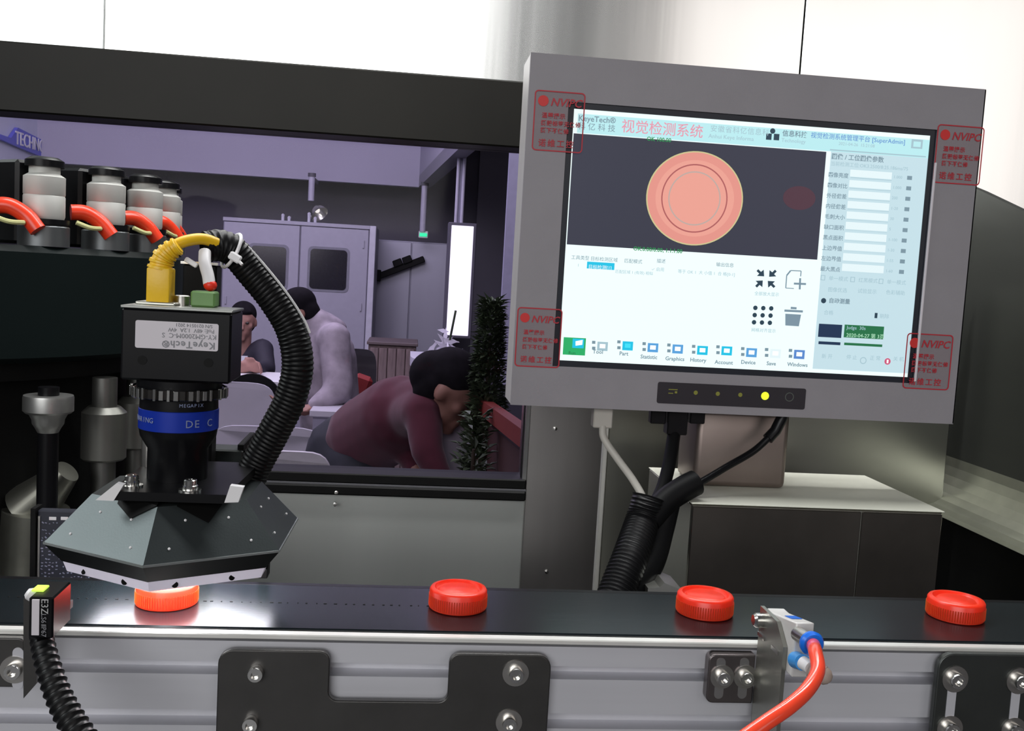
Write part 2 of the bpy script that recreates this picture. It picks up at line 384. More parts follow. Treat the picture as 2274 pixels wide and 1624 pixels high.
# ------------------------------------------------------------------ dome light
DC = Vector((-.131, .6005, 0)); A0 = -91.5
def hexring(r, z, off=0): return [Vector((DC.x+r*math.cos(math.radians(A0+off+60*i)), DC.y+r*math.sin(math.radians(A0+off+60*i)), z)) for i in range(6)]
dl = thing('dome_light', 'black six sided inspection dome light with white lower skirt above the belt', 'light', (DC.x, DC.y, ZBELT))
rim = hexring(.0750, 1.2865); top = hexring(.0500, 1.3125)
for i in range(6):
    j = (i+1) % 6
    m = MB(); n_ = ((rim[j]-rim[i]).cross(top[i]-rim[i])).normalized(); inn = -n_*.0015
    a, b, c, d = rim[i], rim[j], top[j], top[i]
    m.prism([a, b, c, d], inn)
    f = obj('side_facet', m, dome_m, dl, smooth=False)
    for u, v in ((.17, .25), (.83, .25), (.30, .72), (.72, .70)):
        p = a.lerp(b, u).lerp(d.lerp(c, u), v)
        obj('rivet', MB().ball(p, .0009, 1), white_pl, f)
zl_ = atY(340, 1294, DC.y-.0655).z; zs_ = atY(343, 1315, DC.y-.0625).z
rim2 = hexring(.0748, 1.2858); low = hexring(.0655, zl_); sk0 = hexring(.0650, zl_+.0003); sk1 = hexring(.0625, zs_)
def band(r0, r1, t=.0012):
    m = MB(); n = 6
    for i in range(6):
        j = (i+1) % 6; m.prism([r0[i], r0[j], r1[j], r1[i]], (DC.x*0, 0, 0) if 0 else (Vector((DC.x, DC.y, 0))-Vector(((r0[i].x+r0[j].x)/2, (r0[i].y+r0[j].y)/2, 0))).normalized()*t)
    return m
obj('rim_edge', band(hexring(.0753, 1.2870), hexring(.0753, 1.2858)), mat('edge_grey', (.28, .30, .30), .35, .5), dl, smooth=False)
obj('undercut', band(rim2, low), black_paint, dl, smooth=False)
sk = obj('diffuser_skirt', band(sk0, sk1), led_white, dl, smooth=False)
for i in (5, 0, 1):
    j = (i+1) % 6
    for u in (.22, .72):
        p = sk0[i].lerp(sk0[j], u).lerp(sk1[i].lerp(sk1[j], u), .62); n_ = (p-Vector((DC.x, DC.y, p.z))).normalized()
        obj('screw_hole', MB().cyl(p-n_*.0006, p+n_*.0003, .0018, n=12), black_paint, sk)
t = MB(); t.b.faces.new([t.b.verts.new(p) for p in top]); obj('top_plate', t, dome_m, dl, smooth=False)
e = MB(); h1 = hexring(.0625, 1.2745); e.b.faces.new([e.b.verts.new(p) for p in h1]); obj('emitting_face', e, led_on, dl, smooth=False)
# white corner clips and the camera plate on top
for poly in ([(258, 1074), (274, 1078), (252, 1113), (212, 1111)], [(511, 1079), (541, 1083), (529, 1116), (498, 1117)]):
    obj('corner_clip', MB().prism([atY(x, y, .5515) for x, y in poly], (0, .005, 0)), white_pl, dl)
q = [atZ(x, y, 1.3215) for x, y in ((246, 1108), (292, 1086), (300, 1076), (500, 1084), (498, 1110))]
cp = obj('clamp_plate', MB().prism([Vector((-.1590, .5525, 1.3150)), Vector((-.0960, .5525, 1.3150)), Vector((-.0915, .645, 1.3150)), Vector((-.1605, .645, 1.3150)), Vector((-.1590, .580, 1.3150))], (0, 0, .0050)), black_gloss, dl)
def on_plane(x, y, a, b, c, lift=.0006):
    n = (b-a).cross(c-a).normalized(); n = n if n.z > 0 else -n; d = ray(x, y); return CAM+d*((a-CAM).dot(n)/d.dot(n))+n*lift
for tri_, k in ((((262, 1120), (350, 1124), (290, 1153)), 5), (((392, 1126), (492, 1122), (462, 1163)), 0)):
    A_ = [on_plane(x, y, rim[k], rim[(k+1) % 6], top[k]) for x, y in tri_]
    m = MB(); F0 = [A_[0], A_[1], A_[2]]; B0 = [Vector((A_[0].x, A_[0].y+.004, 1.3149)), Vector((A_[1].x, A_[1].y+.004, 1.3149)), A_[2]+Vector((0, .010, .004))]
    f_ = [m.b.verts.new(v) for v in F0]; g_ = [m.b.verts.new(v) for v in B0]
    m.b.faces.new(f_); m.b.faces.new(g_[::-1])
    for u in range(3): m.b.faces.new((f_[(u+1) % 3], f_[u], g_[u], g_[(u+1) % 3]))
    obj('dark_triangle', m, black_paint, cp, smooth=False)  # dark triangular wedges on the two front facets, below the clamp plate
for x, y in ((292, 1080), (422, 1090)):
    p = atZ(x, y, 1.3200)
    s_ = MB(); s_.lathe(p, [(0, 0), (.0062, 0), (.0062, .001), (.0042, .0012), (.0042, .003), (.0036, .0034), (.0036, .006), (.0030, .0065), (.0012, .0065), (0, .0045)], 20)
    obj('screw', s_, chrome, cp)
sp = atZ(345, 1060, 1.3215); obj('standoff', MB().lathe((-.1545, .625, 1.3200), [(0, 0), (.006, 0), (.006, .018), (.005, .02), (0, .02)], 20), steel, cp)
lg = atY(585, 1300, .655); obj('side_leg', MB().bb((lg.x-.003, .650, 1.2418), (lg.x+.003, .662, 1.29), .0005), black_paint, dl)

# ------------------------------------------------------------------ camera stand (black column behind the lens)
st = thing('camera_stand', 'black column stand carrying the inspection camera behind the lens barrel', 'stand', (-.10, .66, 1.03))
c0 = atY(412, 600, .66).x; c1 = atY(487, 600, .66).x
obj('column', MB().bb((c0, .652, 1.03), (c1, .668, atY(450, 588, .66).z), .001), black_paint, st)
obj('top_edge', MB().bb((c0-.001, .650, atY(450, 588, .66).z), (c1+.001, .670, atY(450, 585, .66).z+.0008)), chrome, st)
p0 = atY(452, 1000, .665); p1 = atY(535, 1085, .665)
obj('angle_block', MB().bb((p0.x, .669, p1.z-.01), (p1.x, .69, p0.z), .001), mat('dark_green_grey', (.035, .04, .038), .4, .3), st)
obj('angle_flange', MB().bb((p1.x-.004, .67, p1.z-.012), (p1.x, .72, p0.z+.004), .0006), black_paint, st)
for y in (1040, 1062):
    p = atY(452, y, .668); bolt_into(Vector((p1.x-.018, .669, p.z)), st, False, .002, L=.003)
obj('foot', MB().bb((-.135, .645, 1.03), (-.07, .70, 1.042), .001), black_paint, st)

# ------------------------------------------------------------------ inspection camera
ic = thing('inspection_camera', 'black industrial camera with blue banded lens pointing down through the dome', 'camera', (-.132, .595, 1.3215))
AX, AY = -.132, .595
HY = .575
bx0, bx1, bz0, bz1 = atY(268, 760, HY).x, atY(513, 760, HY).x, atY(400, 849, HY).z, atY(400, 690, HY).z
obj('housing', MB().bb((bx0, HY, bz0), (bx1, .6125, bz1), .0012), black_gloss, ic, label='black square camera housing')
obj('top_cover', MB().bb((bx0-.0005, HY-.0005, bz1), (bx1+.0005, .6130, bz1+.0016), .0004), mat('grey_cover', (.34, .35, .33), .35, .9), ic)
for x, y in ((316, 800), (463, 806)):
    p = atY(x, y, HY-.0001); obj('screw_hole', MB().cyl(p+Vector((0, .001, 0)), p-Vector((0, .0002, 0)), .0026, n=16), mat('hole_black', (.002, .002, .002), .9), ic)
l0 = atY(300, 772, HY); l1 = atY(486, 722, HY)
lb = obj('serial_label', MB().prism(rounded(l0.x, l0.z, l1.x, l1.z+.0005, .0012, HY-.0004), (0, .0005, 0)), label_m, ic)
caption('KeyeTech®', 478, 762, HY-.0006, .0054, grey_print, lb, rot180=True, spacing=1.15, offs=.0001)
caption('KY-GM2000M-C  S', 481, 745, HY-.0006, .0038, grey_print, lb, rot180=True)
caption('PoE: 48V  1.2A  4W', 476, 733, HY-.0006, .0031, grey_print, lb, rot180=True)
caption('S/N 0210514 2021', 472, 722, HY-.0006, .0027, grey_print, lb, rot180=True)
# lens
L_ = MB(); zc = lambda y: atY(392, y, AY).z
L_.lathe((AX, AY, 0), [(0, bz0), (.0240, bz0), (.0240, zc(858)), (.0255, zc(859)), (.0255, zc(876)), (.0220, zc(880)), (.0222, zc(902)), (.0222, zc(950)), (.0215, zc(966)), (.0172, zc(993)), (.0172, zc(1085)), (0, zc(1086))], 48)
obj('lens_barrel', L_, black_gloss, ic)
kn = MB()
kn.lathe((AX, AY, 0), [(.0262, zc(856)), (.0266, zc(857)), (.0266, zc(876)), (.0250, zc(879))], 96, rad=lambda t: 1+.02*math.sin(t*2*PI*24))
ring = obj('focus_ring', kn, mat('knurled_black_chrome', (.05, .047, .045), .25, .9), ic)
for k in range(22):
    a = PI+PI*k/21+.07; r = .0268
    if k % 5 == 2: continue
    w = .0026 if k % 2 else .0016
    b = MB().box((0, 0, 0), (w, .0016, .0055 if k % 2 else .0065), .0002)
    bmesh.ops.rotate(b.b, verts=b.b.verts, cent=(0, 0, 0), matrix=Matrix.Rotation(a+PI/2, 3, 'Z')); bmesh.ops.translate(b.b, verts=b.b.verts, vec=(AX+r*math.cos(a), AY+r*math.sin(a), zc(867)))
    obj('grip_tooth', b, chrome, ring)
obj('blue_band', MB().lathe((AX, AY, 0), [(.0222, zc(904)), (.0226, zc(905)), (.0226, zc(948)), (.0222, zc(949))], 48), blue_band, ic)
def ringtext(body, a0, z, size, m, parent, R=.0228):
    a = a0
    for ch in body:
        if ch != ' ':
            c = bpy.data.curves.new('engraving', 'FONT'); c.body = ch; c.size = size; c.extrude = .0001; c.align_x = 'CENTER'; c.materials.append(m); c.resolution_u = 2
            o = bpy.data.objects.new('engraving', c); COL.objects.link(o); o.parent = parent
            o.rotation_euler = (PI/2, 0, a+PI/2); o.location = Vector((AX+R*math.cos(a), AY+R*math.sin(a), z))-wloc(parent)
        a += size*.72/R
bb_ = [o for o in bpy.data.objects if o.name == 'blue_band'][0]
ringtext('SHARING', math.radians(196), zc(930), .0042, white_print, bb_)
ringtext('DE C', math.radians(297), zc(937), .0062, white_print, bb_)
ringtext('MEGAPIX', math.radians(285), zc(893), .0028, white_print, bb_, R=.0224)

# connectors on the camera
p = atY(357, 672, .60)
yp = thing('ethernet_cable', 'yellow network cable with moulded plug in the camera top', 'cable', (p.x, .60, bz1+.0016))
z1 = bz1+.0018; xa_ = atY(331, 640, .60).x; xb_ = atY(382, 640, .60).x; zt_ = atY(357, 595, .60).z
obj('plug', MB().bb((xa_, .593, z1), (xb_, .608, zt_), .0010, 2), yellow, yp)
pth = [atY(x, y, Y) for x, y, Y in ((357, 600, .60), (362, 572, .601), (385, 548, .603), (415, 535, .607), (450, 531, .613), (482, 540, .618))]
sr = [atY(x, y, .60) for x, y in ((356, 598), (362, 575), (378, 557), (397, 545))]
base = resample(spline(sr, 10), .0004)
obj('strain_relief', MB().tube(base, lambda L: .0068-.12*L+(.0009 if int(L/.0016) % 2 == 0 else 0), 18), yellow, yp)
obj('cable_jacket', MB().tube(spline(pth, 8), .0034, 16), yellow, yp)
obj('plug_collar', MB().bb((xa_-.005, .590, bz1+.0016), (xb_+.004, .612, bz1+.0034), .0005), mat('tin', (.5, .5, .45), .35, 1), yp)
p = atY(400, 676, .60); obj('knurled_socket', MB().lathe((p.x, .605, bz1+.0016), [(0, 0), (.0045, 0), (.0045, .0055), (.0036, .006), (0, .006)], 40, rad=lambda t: 1+.04*math.sin(t*2*PI*20)), steel, ic)
# green terminal with red ferrule and white lead
g0 = atY(427, 682, .60); g1 = atY(482, 648, .60)
tb = thing('terminal_plug', 'green screw terminal plug on the camera top with red tipped white lead', 'connector', ((g0.x+g1.x)/2, .60, bz1+.0016))
obj('terminal_block', MB().bb((g0.x, .594, bz1+.0017), (g1.x, .608, g1.z), .001), green_pl, tb)
obj('ferrule', MB().ball(atY(467, 634, .601), .0040, 2, (1, 1, .9)), red_pl, tb, label='red ferrule')
obj('lead', MB().tube(spline([atY(465, 632, .601), atY(462, 612, .603), atY(455, 585, .606), atY(455, 560, .612)], 6), .0036, 14), white_pl, tb, label='white lead')
obj('clip', MB().box(atY(425, 583, .607), (.008, .003, .003), .0005, Matrix.Rotation(.5, 3, 'Y')), white_pl, tb)

# corrugated conduit
cn = thing('cable_conduit', 'thick black corrugated conduit arching down beside the inspection camera', 'conduit', (-.08, .63, 1.31))
pth = [atY(x, y, Y) for x, y, Y in ((462, 548, .622), (490, 545, .626), (520, 560, .630), (560, 606, .632), (610, 668, .632), (648, 735, .632), (661, 812, .632), (645, 885, .634), (608, 960, .637), (570, 1030, .640), (548, 1085, .640), (545, 1120, .64))]
mbc = corrugated(pth, .0098, .0106, .0028, .055, 24)
obj('corrugated_tube', mbc, mat('conduit_black', (.004, .004, .0045), .4, spec=.25, var=.1), cn)
obj('mouth', MB().lathe(pth[0], [(.0095, 0), (.0095, .002), (.0082, .0022), (.0080, -.004), (0, -.004)], 24, (pth[0]-pth[1])), black_gloss, cn)
obj('edge_line', MB().tube(spline([atY(x, y, .628) for x, y in ((476, 519), (512, 522), (545, 543), (590, 592), (640, 655), (674, 708), (688, 740))], 8), .00075, 8), mat('line_grey', (.6, .6, .6), .4), cn)  # thin pale line along the outer edge of the conduit
tie = thing('cable_tie', 'white cable tie round the upper bend of the black conduit', 'cable tie', atY(520, 570, .628))
d = (pth[2]-pth[1]).normalized(); c = pth[1].lerp(pth[2], .8)
q = d.to_track_quat('Z', 'Y'); loop = [c+q@(Vector((math.cos(a), math.sin(a), 0))*.0112) for a in [2*PI*i/40 for i in range(41)]]
obj('strap', MB().tube(loop, .0011, 8), white_pl, tie)
tp = atY(522, 572, .616); obj('buckle', MB().box(tp, (.0075, .004, .0050), .0008, Matrix.Rotation(.5, 3, 'Y')), white_pl, tie)
obj('tail', MB().tube([tp, atY(538, 588, .614)], .0010, 8), white_pl, tie)

# ------------------------------------------------------------------ left photo sensor
s0 = atY(66, 1415, .50); s1 = atY(122, 1325, .50)
ps = thing('photo_sensor', 'small black photoelectric sensor with white label on a steel bracket, left belt edge', 'sensor', ((s0.x+s1.x)/2, .51, s0.z))
obj('sensor_body', MB().bb((s0.x, .498, s0.z), (s1.x, .524, s1.z), .0008), black_gloss, ps)
a = atY(70, 1411, .4975); b = atY(88, 1332, .4975); obj('sticker', MB().bb((a.x, .4972, a.z), (b.x, .4980, b.z), .0001), label_m, ps)
stt = atY(93, 1333, .4975)
def vcap(body, x, y, size, parent, m):
    o = caption(body, x, y, .4972, size, m, parent); o.rotation_euler = (Matrix.Rotation(PI/2, 3, 'Y') @ Matrix.Rotation(PI/2, 3, 'X')).to_euler(); return o
vcap('E3Z', 92, 1330, .0048, ps, mat('pale_print', (.45, .45, .45), .6)); vcap('LS61', 92, 1363, .0034, ps, grey_print); vcap('IP67', 92, 1389, .0034, ps, grey_print)
p = atY(98, 1303, .515); obj('indicator', MB().bb((p.x-.003, .506, s1.z), (p.x+.003, .514, s1.z+.0012), .0003), mat('lime_lamp', (.5, .75, .1), .4, emit=.8, ecol=(.6, .9, .1)), ps)
a = atY(50, 1550, .505)
bx = s0.x
br = [Vector((bx-.0065, .525, 1.2095-.013)), Vector((bx+.002, .525, 1.2175)), Vector((bx+.004, .525, s1.z-.001)), Vector((bx-.0055, .525, s1.z-.001))]
obj('bracket', MB().prism([atY(52, 1552, .526), atY(80, 1520, .526), atY(88, 1400, .526), atY(60, 1320, .526), atY(52, 1330, .526)], (0, .0025, 0)), steel_plate, ps)
p = atY(62, 1322, .515); obj('knob', MB().lathe((s0.x-.001, .510, s1.z-.004), [(0, 0), (.0032, 0), (.0032, .0035), (.002, .005), (0, .005)], 16, (-1, 0, .6)), white_pl, ps)
obj('arm', MB().bb((s0.x-.002, .5285, s0.z), (s0.x+.006, .5450, s0.z+.004)), steel_plate, ps)
pth = [atY(x, y, Y) for x, y, Y in ((92, 1412, .508), (98, 1445, .500), (110, 1490, .492), (130, 1545, .484), (158, 1600, .476), (200, 1668, .466))]
obj('corrugated_tube', corrugated(pth, .0058, .0074, .0042, .16, 20), mat('conduit_black', (.004, .004, .0045), .36, spec=.3), ps)

# ------------------------------------------------------------------ air nozzle assembly on the right
an = thing('air_valve', 'white pneumatic valve block with blue rings on a steel upright bracket, front of conveyor', 'valve', (.21, .53, 1.15))
Xp = .2105
near, far = .499, .5365
zT = atY(1703, 1346, .5365).z
Xp = atY(1750, 1420, .499).x
b = MB().prism([Vector((Xp, near, 1.15)), Vector((Xp, far, 1.15)), Vector((Xp, far, zT)), Vector((Xp, near+.012, zT)), Vector((Xp, near, zT-.010))], (-.0022, 0, 0))
obj('upright_plate', b, mat('upright_steel', (.30, .30, .27), .36, .9, bump=.05, stretch=(1, 1, .1), var=.1), an)
tx0 = atY(1572, 1500, Yp).x
tp_ = obj('tab_plate', MB().prism(rounded(tx0, 1.2105, Xp-.0022, 1.2395, .004, Yp, corners=(0, 1, 1, 0)), (0, .0074, 0)), mat('tab_steel', (.17, .15, .15), .36, .9, var=.1), an)
for x in (1603, 1655):
    q = atY(x, 1503, Yp); slot(q.x-.0012, q.z-.0105, q.z+.0085, tp_, Yp-.0004, .0027, mat('slot_grey', (.3, .29, .29), .4, .8)); bolt_into(q, tp_, True, .0040)
for y_ in (1428,):
    for x in (1688, 1727):
        p = atY(x, y_, .52); obj('notch', MB().box((Xp-.0026, near+.010 if x > 1700 else far-.006, p.z), (.001, .010, .0022)), chrome, an)
obj('side_screw', MB().lathe((Xp-.0022, .532, atY(1690, 1378, .532).z), [(0, 0), (.0042, 0), (.0042, .004), (.003, .0055), (0, .0055)], 16, (-1, 0, 0)), chrome, an)
bx0_, bx1_ = Xp+.0003, Xp+.0105
zb0 = atY(1770, 1501, .491).z
bl = [Vector((bx0_, near-.008, zb0)), Vector((bx0_, near+.008, zb0)), Vector((bx0_, near+.030, zT-.003)), Vector((bx0_, near+.030, zT)), Vector((bx0_, near+.018, zT)), Vector((bx0_, near-.008, zT-.0125))]
zf = atY(1795, 1384, near-.008).z
bl = [Vector((bx0_, near-.008, zb0-.001)), Vector((bx0_, near+.006, zb0-.001)), Vector((bx0_, near+.034, zT-.004)), Vector((bx0_, near+.034, zT)), Vector((bx0_, near+.026, zT)), Vector((bx0_, near-.008, zf))]
blk = obj('valve_block', MB().prism(bl, (.0102, 0, 0)), mat('valve_white', (.72, .70, .68), .35, .2), an)
bmz = lambda y: zT+(zf-zT)*((near+.026)-y)/(.034)
obj('blue_mark', MB().prism([Vector((bx0_+.0025, near+.004, bmz(near+.004)+.0002)), Vector((bx0_+.0085, near+.004, bmz(near+.004)+.0002)), Vector((bx0_+.0085, near+.014, bmz(near+.014)+.0002)), Vector((bx0_+.0025, near+.014, bmz(near+.014)+.0002))], (0, 0, .0002)), blue_pl, blk)
f0 = atY(1772, 1408, near-.008); f1 = atY(1800, 1428, .476)
obj('push_fitting', MB().cyl(f0, f1, .0040, n=20), steel, an)
dv = (f1-f0).normalized(); obj('release_ring', MB().lathe(f1, [(0, 0), (.0062, 0), (.0064, .002), (.0052, .0038), (0, .004)], 24, dv), blue_pl, an, label='blue release ring')
g0 = atY(1768, 1466, near-.008); g1 = atY(1783, 1472, .480)
obj('release_ring', MB().cyl(g0, g1, .0046, .0042, n=20), mat('sky_blue_plastic', (.03, .30, .75), .35), an, label='pale blue release ring')
g2 = atY(1800, 1484, .474); obj('exhaust_cap', MB().cyl(g1, g2, .0036, .0034, n=18), white_pl, an)
g3 = atY(1828, 1500, .470); obj('silencer', MB().cyl(g2, g3, .0045, .0050, n=18).ball(g3, .0048, 2), mat('beige', (.42, .33, .28), .5), an)
hp = [f1+dv*.003]+[atY(x, y, Y) for x, y, Y in ((1811, 1450, .455), (1816, 1490, .438), (1795, 1530, .425), (1755, 1568, .416), (1700, 1606, .410), (1620, 1662, .404))]
hs = thing('air_hose', 'glossy orange air hose curving down from the valve block', 'hose', (hp[0].x, .47, 1.2))
obj('hose_tube', MB().tube(spline(hp, 10), .0035, 20), orange_hose, hs)
# upright black profile behind the bracket foot
obj('support_post', MB().bb((Xp+.0004, .53, 0), (Xp+.012, .5445, 1.2180), .001), black_paint, an)

# ------------------------------------------------------------------ monitor
YM = .89
mx0, mx1, mz0, mz1 = .0952, .5200, 1.3332, 1.6465
mo = thing('monitor', 'grey industrial panel monitor showing an inspection program, with red stickers on its corners', 'monitor', ((mx0+mx1)/2, YM+.02, mz0))
obj('housing', MB().bb((mx0, YM+.0021, mz0), (mx1-.001, YM+.052, mz1), .0008), monitor_edge, mo)
sa = [atY(x, y, YM) for x, y in ((1272, 243), (2070, 300), (2012, 838), (1243, 800))]
sx0, sx1 = (sa[0].x+sa[3].x)/2, (sa[1].x+sa[2].x)/2
sz1, sz0 = (sa[0].z+sa[1].z)/2, (sa[2].z+sa[3].z)/2
bw = .0055
ox0, ox1, oz0, oz1 = sx0-bw, sx1+bw, sz0-bw, sz1+bw
def frame4(x0, z0, x1, z1, X0_, Z0_, X1_, Z1_, y0, y1, bev=0):
    m = MB(); m.bb((X0_, y0, Z0_), (x0, y1, Z1_), bev); m.bb((x1, y0, Z0_), (X1_, y1, Z1_), bev); m.bb((x0, y0, z1), (x1, y1, Z1_), bev); m.bb((x0, y0, Z0_), (x1, y1, z0), bev); return m
fr = MB(); A = rounded(mx0, mz0, mx1, mz1, .003, YM); 
obj('bezel', frame4(ox0, oz0, ox1, oz1, mx0, mz0, mx1, mz1, YM-.002, YM+.002), monitor_m, mo, smooth=False)
obj('gasket', frame4(sx0, sz0, sx1, sz1, ox0, oz0, ox1, oz1, YM-.0004, YM+.002), mat('black_gasket', (.010, .013, .022), .4, spec=.4), mo, smooth=False)
obj('side_bead', MB().bb((ox1-.0002, YM-.0032, oz0+.002), (ox1+.0020, YM-.0015, oz1-.03), .0004), label_m, mo)
obj('side_edge', MB().bb((mx1-.0015, YM-.002, mz0), (mx1+.0006, YM+.053, mz1), .0006), mat('dark_edge', (.03, .03, .03), .5), mo)
def em(name, c, s=1.0): return mat(name, (.01, .01, .01), .35, emit=s, ecol=c, var=0, spec=.3)
scr_white = em('screen_white', (.86, 1.0, 1.0), 1.05)
scr_blue = em('screen_pale_blue', (.58, .77, .84), .97)
scr_field = em('screen_field', (.80, .93, .96), 1.0)
scr_head = em('screen_header', (.50, .84, .88), 1.0)
scr_dark = em('screen_dark', (.040, .042, .068), .9)
ink_dark = em('screen_ink_dark', (.02, .05, .08)); ink_grey = em('screen_ink_grey', (.20, .30, .36)); ink_soft = em('screen_ink_soft', (.38, .55, .62))
ink_red = em('screen_ink_red', (.80, .32, .42)); ink_green = em('screen_ink_green', (.02, .28, .08)); ink_blue = em('screen_ink_blue', (.10, .25, .62))
cyan = em('screen_cyan', (.01, .55, .80)); mid_blue = em('screen_mid_blue', (.10, .36, .72)); s_green = em('screen_green', (.02, .42, .13)); d_green = em('screen_dark_green', (.015, .16, .06))
navy = em('screen_navy', (.010, .03, .08)); s_white = em('screen_pure', (.95, 1, 1), 1.1); trash = em('screen_grey_blue', (.20, .29, .36))
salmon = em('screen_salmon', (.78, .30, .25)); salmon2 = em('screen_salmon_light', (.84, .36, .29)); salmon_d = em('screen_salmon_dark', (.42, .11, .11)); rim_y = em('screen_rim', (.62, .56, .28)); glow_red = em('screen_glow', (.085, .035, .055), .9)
screen = obj('screen', MB().bb((sx0, YM+.0005, sz0), (sx1, YM+.002, sz1)), scr_white, mo, smooth=False)
LY = [YM+.0004]
def rect(x0, y0, x1, y1, m, lift=1, name='interface_panel'):
    # pixel corners of the flat print, turned into a rectangle on the screen plane
    a = atY(x0, y0, YM); b = atY(x1, y1, YM); y = YM+.0005-.00015*lift
    return obj(name, MB().bb((a.x, y, b.z), (b.x, y+.0001, a.z)), m, screen, smooth=False)
def cap(body, x, y, size, m, lift=3, **k):
    size *= .84
    return caption(body, x, y, YM+.0005-.00015*lift, size, m, screen, **k)
# right column, header, camera view
hd = rect(1284, 252, 2062, 352, scr_head, 1)
rc = rect(1846, 336, 2024, 830, scr_blue, 1)
vw = rect(1274, 296, 1815, 577, scr_dark, 2, 'camera_view')
# header strip is re-cut: pale blue right part
def disc(x, y, r, m, lift, name='cap_image', r_in=0, sq=1.0):
    c = atY(x, y, YM); yy = YM+.0005-.00015*lift; n = 64; mb = MB()
    O = [mb.b.verts.new((c.x+r*math.cos(2*PI*i/n), yy, c.z+r*sq*math.sin(2*PI*i/n))) for i in range(n)]
    if r_in:
        I = [mb.b.verts.new((c.x+r_in*math.cos(2*PI*i/n), yy, c.z+r_in*sq*math.sin(2*PI*i/n))) for i in range(n)]
        for i in range(n): mb.b.faces.new((O[i], O[(i+1) % n], I[(i+1) % n], I[i]))
    else: mb.b.faces.new(O)
    return obj(name, mb, m, screen, smooth=False, flip=False)
px = YM/F*1.005
disc(1543, 441, 111*px, rim_y, 3, sq=.94); disc(1543, 441, 108*px, salmon, 4, sq=.94); disc(1543, 441, 90*px, salmon2, 5, sq=.94)
disc(1542, 441, 76*px, salmon_d, 6, r_in=73*px); disc(1542, 441, 60*px, em('screen_grey_ring', (.52, .40, .36)), 6, r_in=57*px); disc(1542, 441, 57*px, salmon2, 6)
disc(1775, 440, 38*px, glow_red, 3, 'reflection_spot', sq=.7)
cap('KeyeTech®', 1284, 268, .0084, ink_grey, spacing=1.0, offs=.0001); cap('科 亿 科 技', 1283, 286, .0084, ink_grey)
cap('视觉检测系统', 1379, 291, .0150, ink_red, offs=.00005)
cap('安徽省科亿信息科', 1577, 291, .0078, ink_soft, spacing=1.12); cap('Anhui Keye Informa', 1573, 306, .0062, ink_soft)
disc(1716, 291, 6*px, ink_dark, 3, 'logo'); 
rect(1702, 296, 1713, 311, ink_dark, 3, 'logo'); rect(1719, 297, 1730, 312, ink_dark, 3, 'logo')
cap('信息科技', 1737, 301, .0070, ink_grey, offs=.0001); cap('视觉检测系统管理平台 [SuperAdmin]', 1800, 305, .0068, ink_blue); cap('Technology', 1735, 315, .0058, ink_soft)
cap('2021-04-26  15:21:08', 1862, 322, .0048, ink_soft)
rect(2025, 309, 2048, 331, ink_soft, 3, 'icon'); rect(2029, 314, 2044, 327, scr_head, 4, 'icon')
rect(1843, 334, 2056, 347, ink_soft, 4, 'divider')
cap('图像 / 工位图像参数', 1846, 352, .0068, ink_grey, offs=.0001); cap('当前检测工位:OK3.2500/8:25.186ms/75', 1844, 367, .0054, ink_soft)
names = ['图像亮度', '图像对比', '外径偏差', '内径偏差', '毛刺大小', '缺口面积', '黑点面积', '上边界值', '左边界值', '最大黑点']
vals = ['1.000', '1.000', '200', '1-20', '30', '5', '1-100', '1-30', '1-55', '1-60']
for i in range(10):
    x = 1842-2.0*i; y = 392+23.2*i
    cap(names[i], x-3, y, .0058, ink_grey, offs=.00005)
    rect(x+47, y-15.5, x+138, y+6.5, scr_field, 2, 'value_field'); rect(x+47, y+3, x+138, y+8.4, ink_soft, 3, 'field_line')
    cap(vals[i], x+142, y+4, .0046, ink_soft)
    rect(x+173, y-1.5, x+183, y+8, ink_grey, 3, 'icon')
for k, (t, x) in enumerate((('单一模式', 1836), ('红黑模式', 1902), ('单一模式', 1965))):
    cap(t, x+4, 622+k*4, .0056, ink_soft); rect(x-13, 611+k*4, x-4, 623+k*4, ink_soft, 3, 'checkbox'); rect(x-11.5, 612.5+k*4, x-5.5, 621.5+k*4, scr_blue, 4, 'checkbox')
    cap(('图像优选', '试验显示', '色彩辅助')[k], x+2, 647+k*3, .0056, ink_soft)
disc(1829, 668, 6*px, ink_dark, 3, 'icon'); cap('自动测量', 1840, 672, .0062, ink_grey, offs=.0001)
cap('合格', 1829, 698, .0056, ink_soft); cap('剔除', 1953, 706, .0056, ink_soft); rect(1943, 695, 1948, 707, ink_dark, 3, 'icon')
rect(1819, 719, 1868, 751, navy, 3); rect(1818, 758, 1866, 767, navy, 3)
rect(1876, 721, 1961, 754, d_green, 3); rect(1875, 761, 1959, 771, d_green, 3); cap('Judge  30s', 1880, 731, .0054, ink_soft, 4); cap('2020-04-27 第 3页', 1879, 748, .0058, em('screen_mint', (.45, .8, .55)), 4)
# camera view captions
cap('OK 100.00', 1436, 312, .0060, ink_green, offs=.0001); cap('OK:0.00/0.00, 1.1:1.00', 1406, 556, .0060, ink_green, offs=.0001)
# list area
for t, x, y in (('工具类型', 1268, 575), ('目标检测区域', 1311, 578), ('匹配模式', 1386, 583), ('描述', 1458, 583), ('输出信息', 1590, 591)): cap(t, x, y, .0050, ink_grey)
cap('1', 1282, 592, .0044, ink_soft); rect(1304, 581, 1364, 600, cyan, 3, 'selected_cell'); cap('目标检测[1]', 1306, 596, .0050, scr_field, 4)
cap('匹配区域 1 (有效) 相似', 1366, 606, .0042, ink_soft); cap('✓ 启用', 1446, 601, .0046, ink_soft); cap('等于 OK 1  大 小值 1  合 格[0-1]', 1505, 606, .0046, ink_soft)
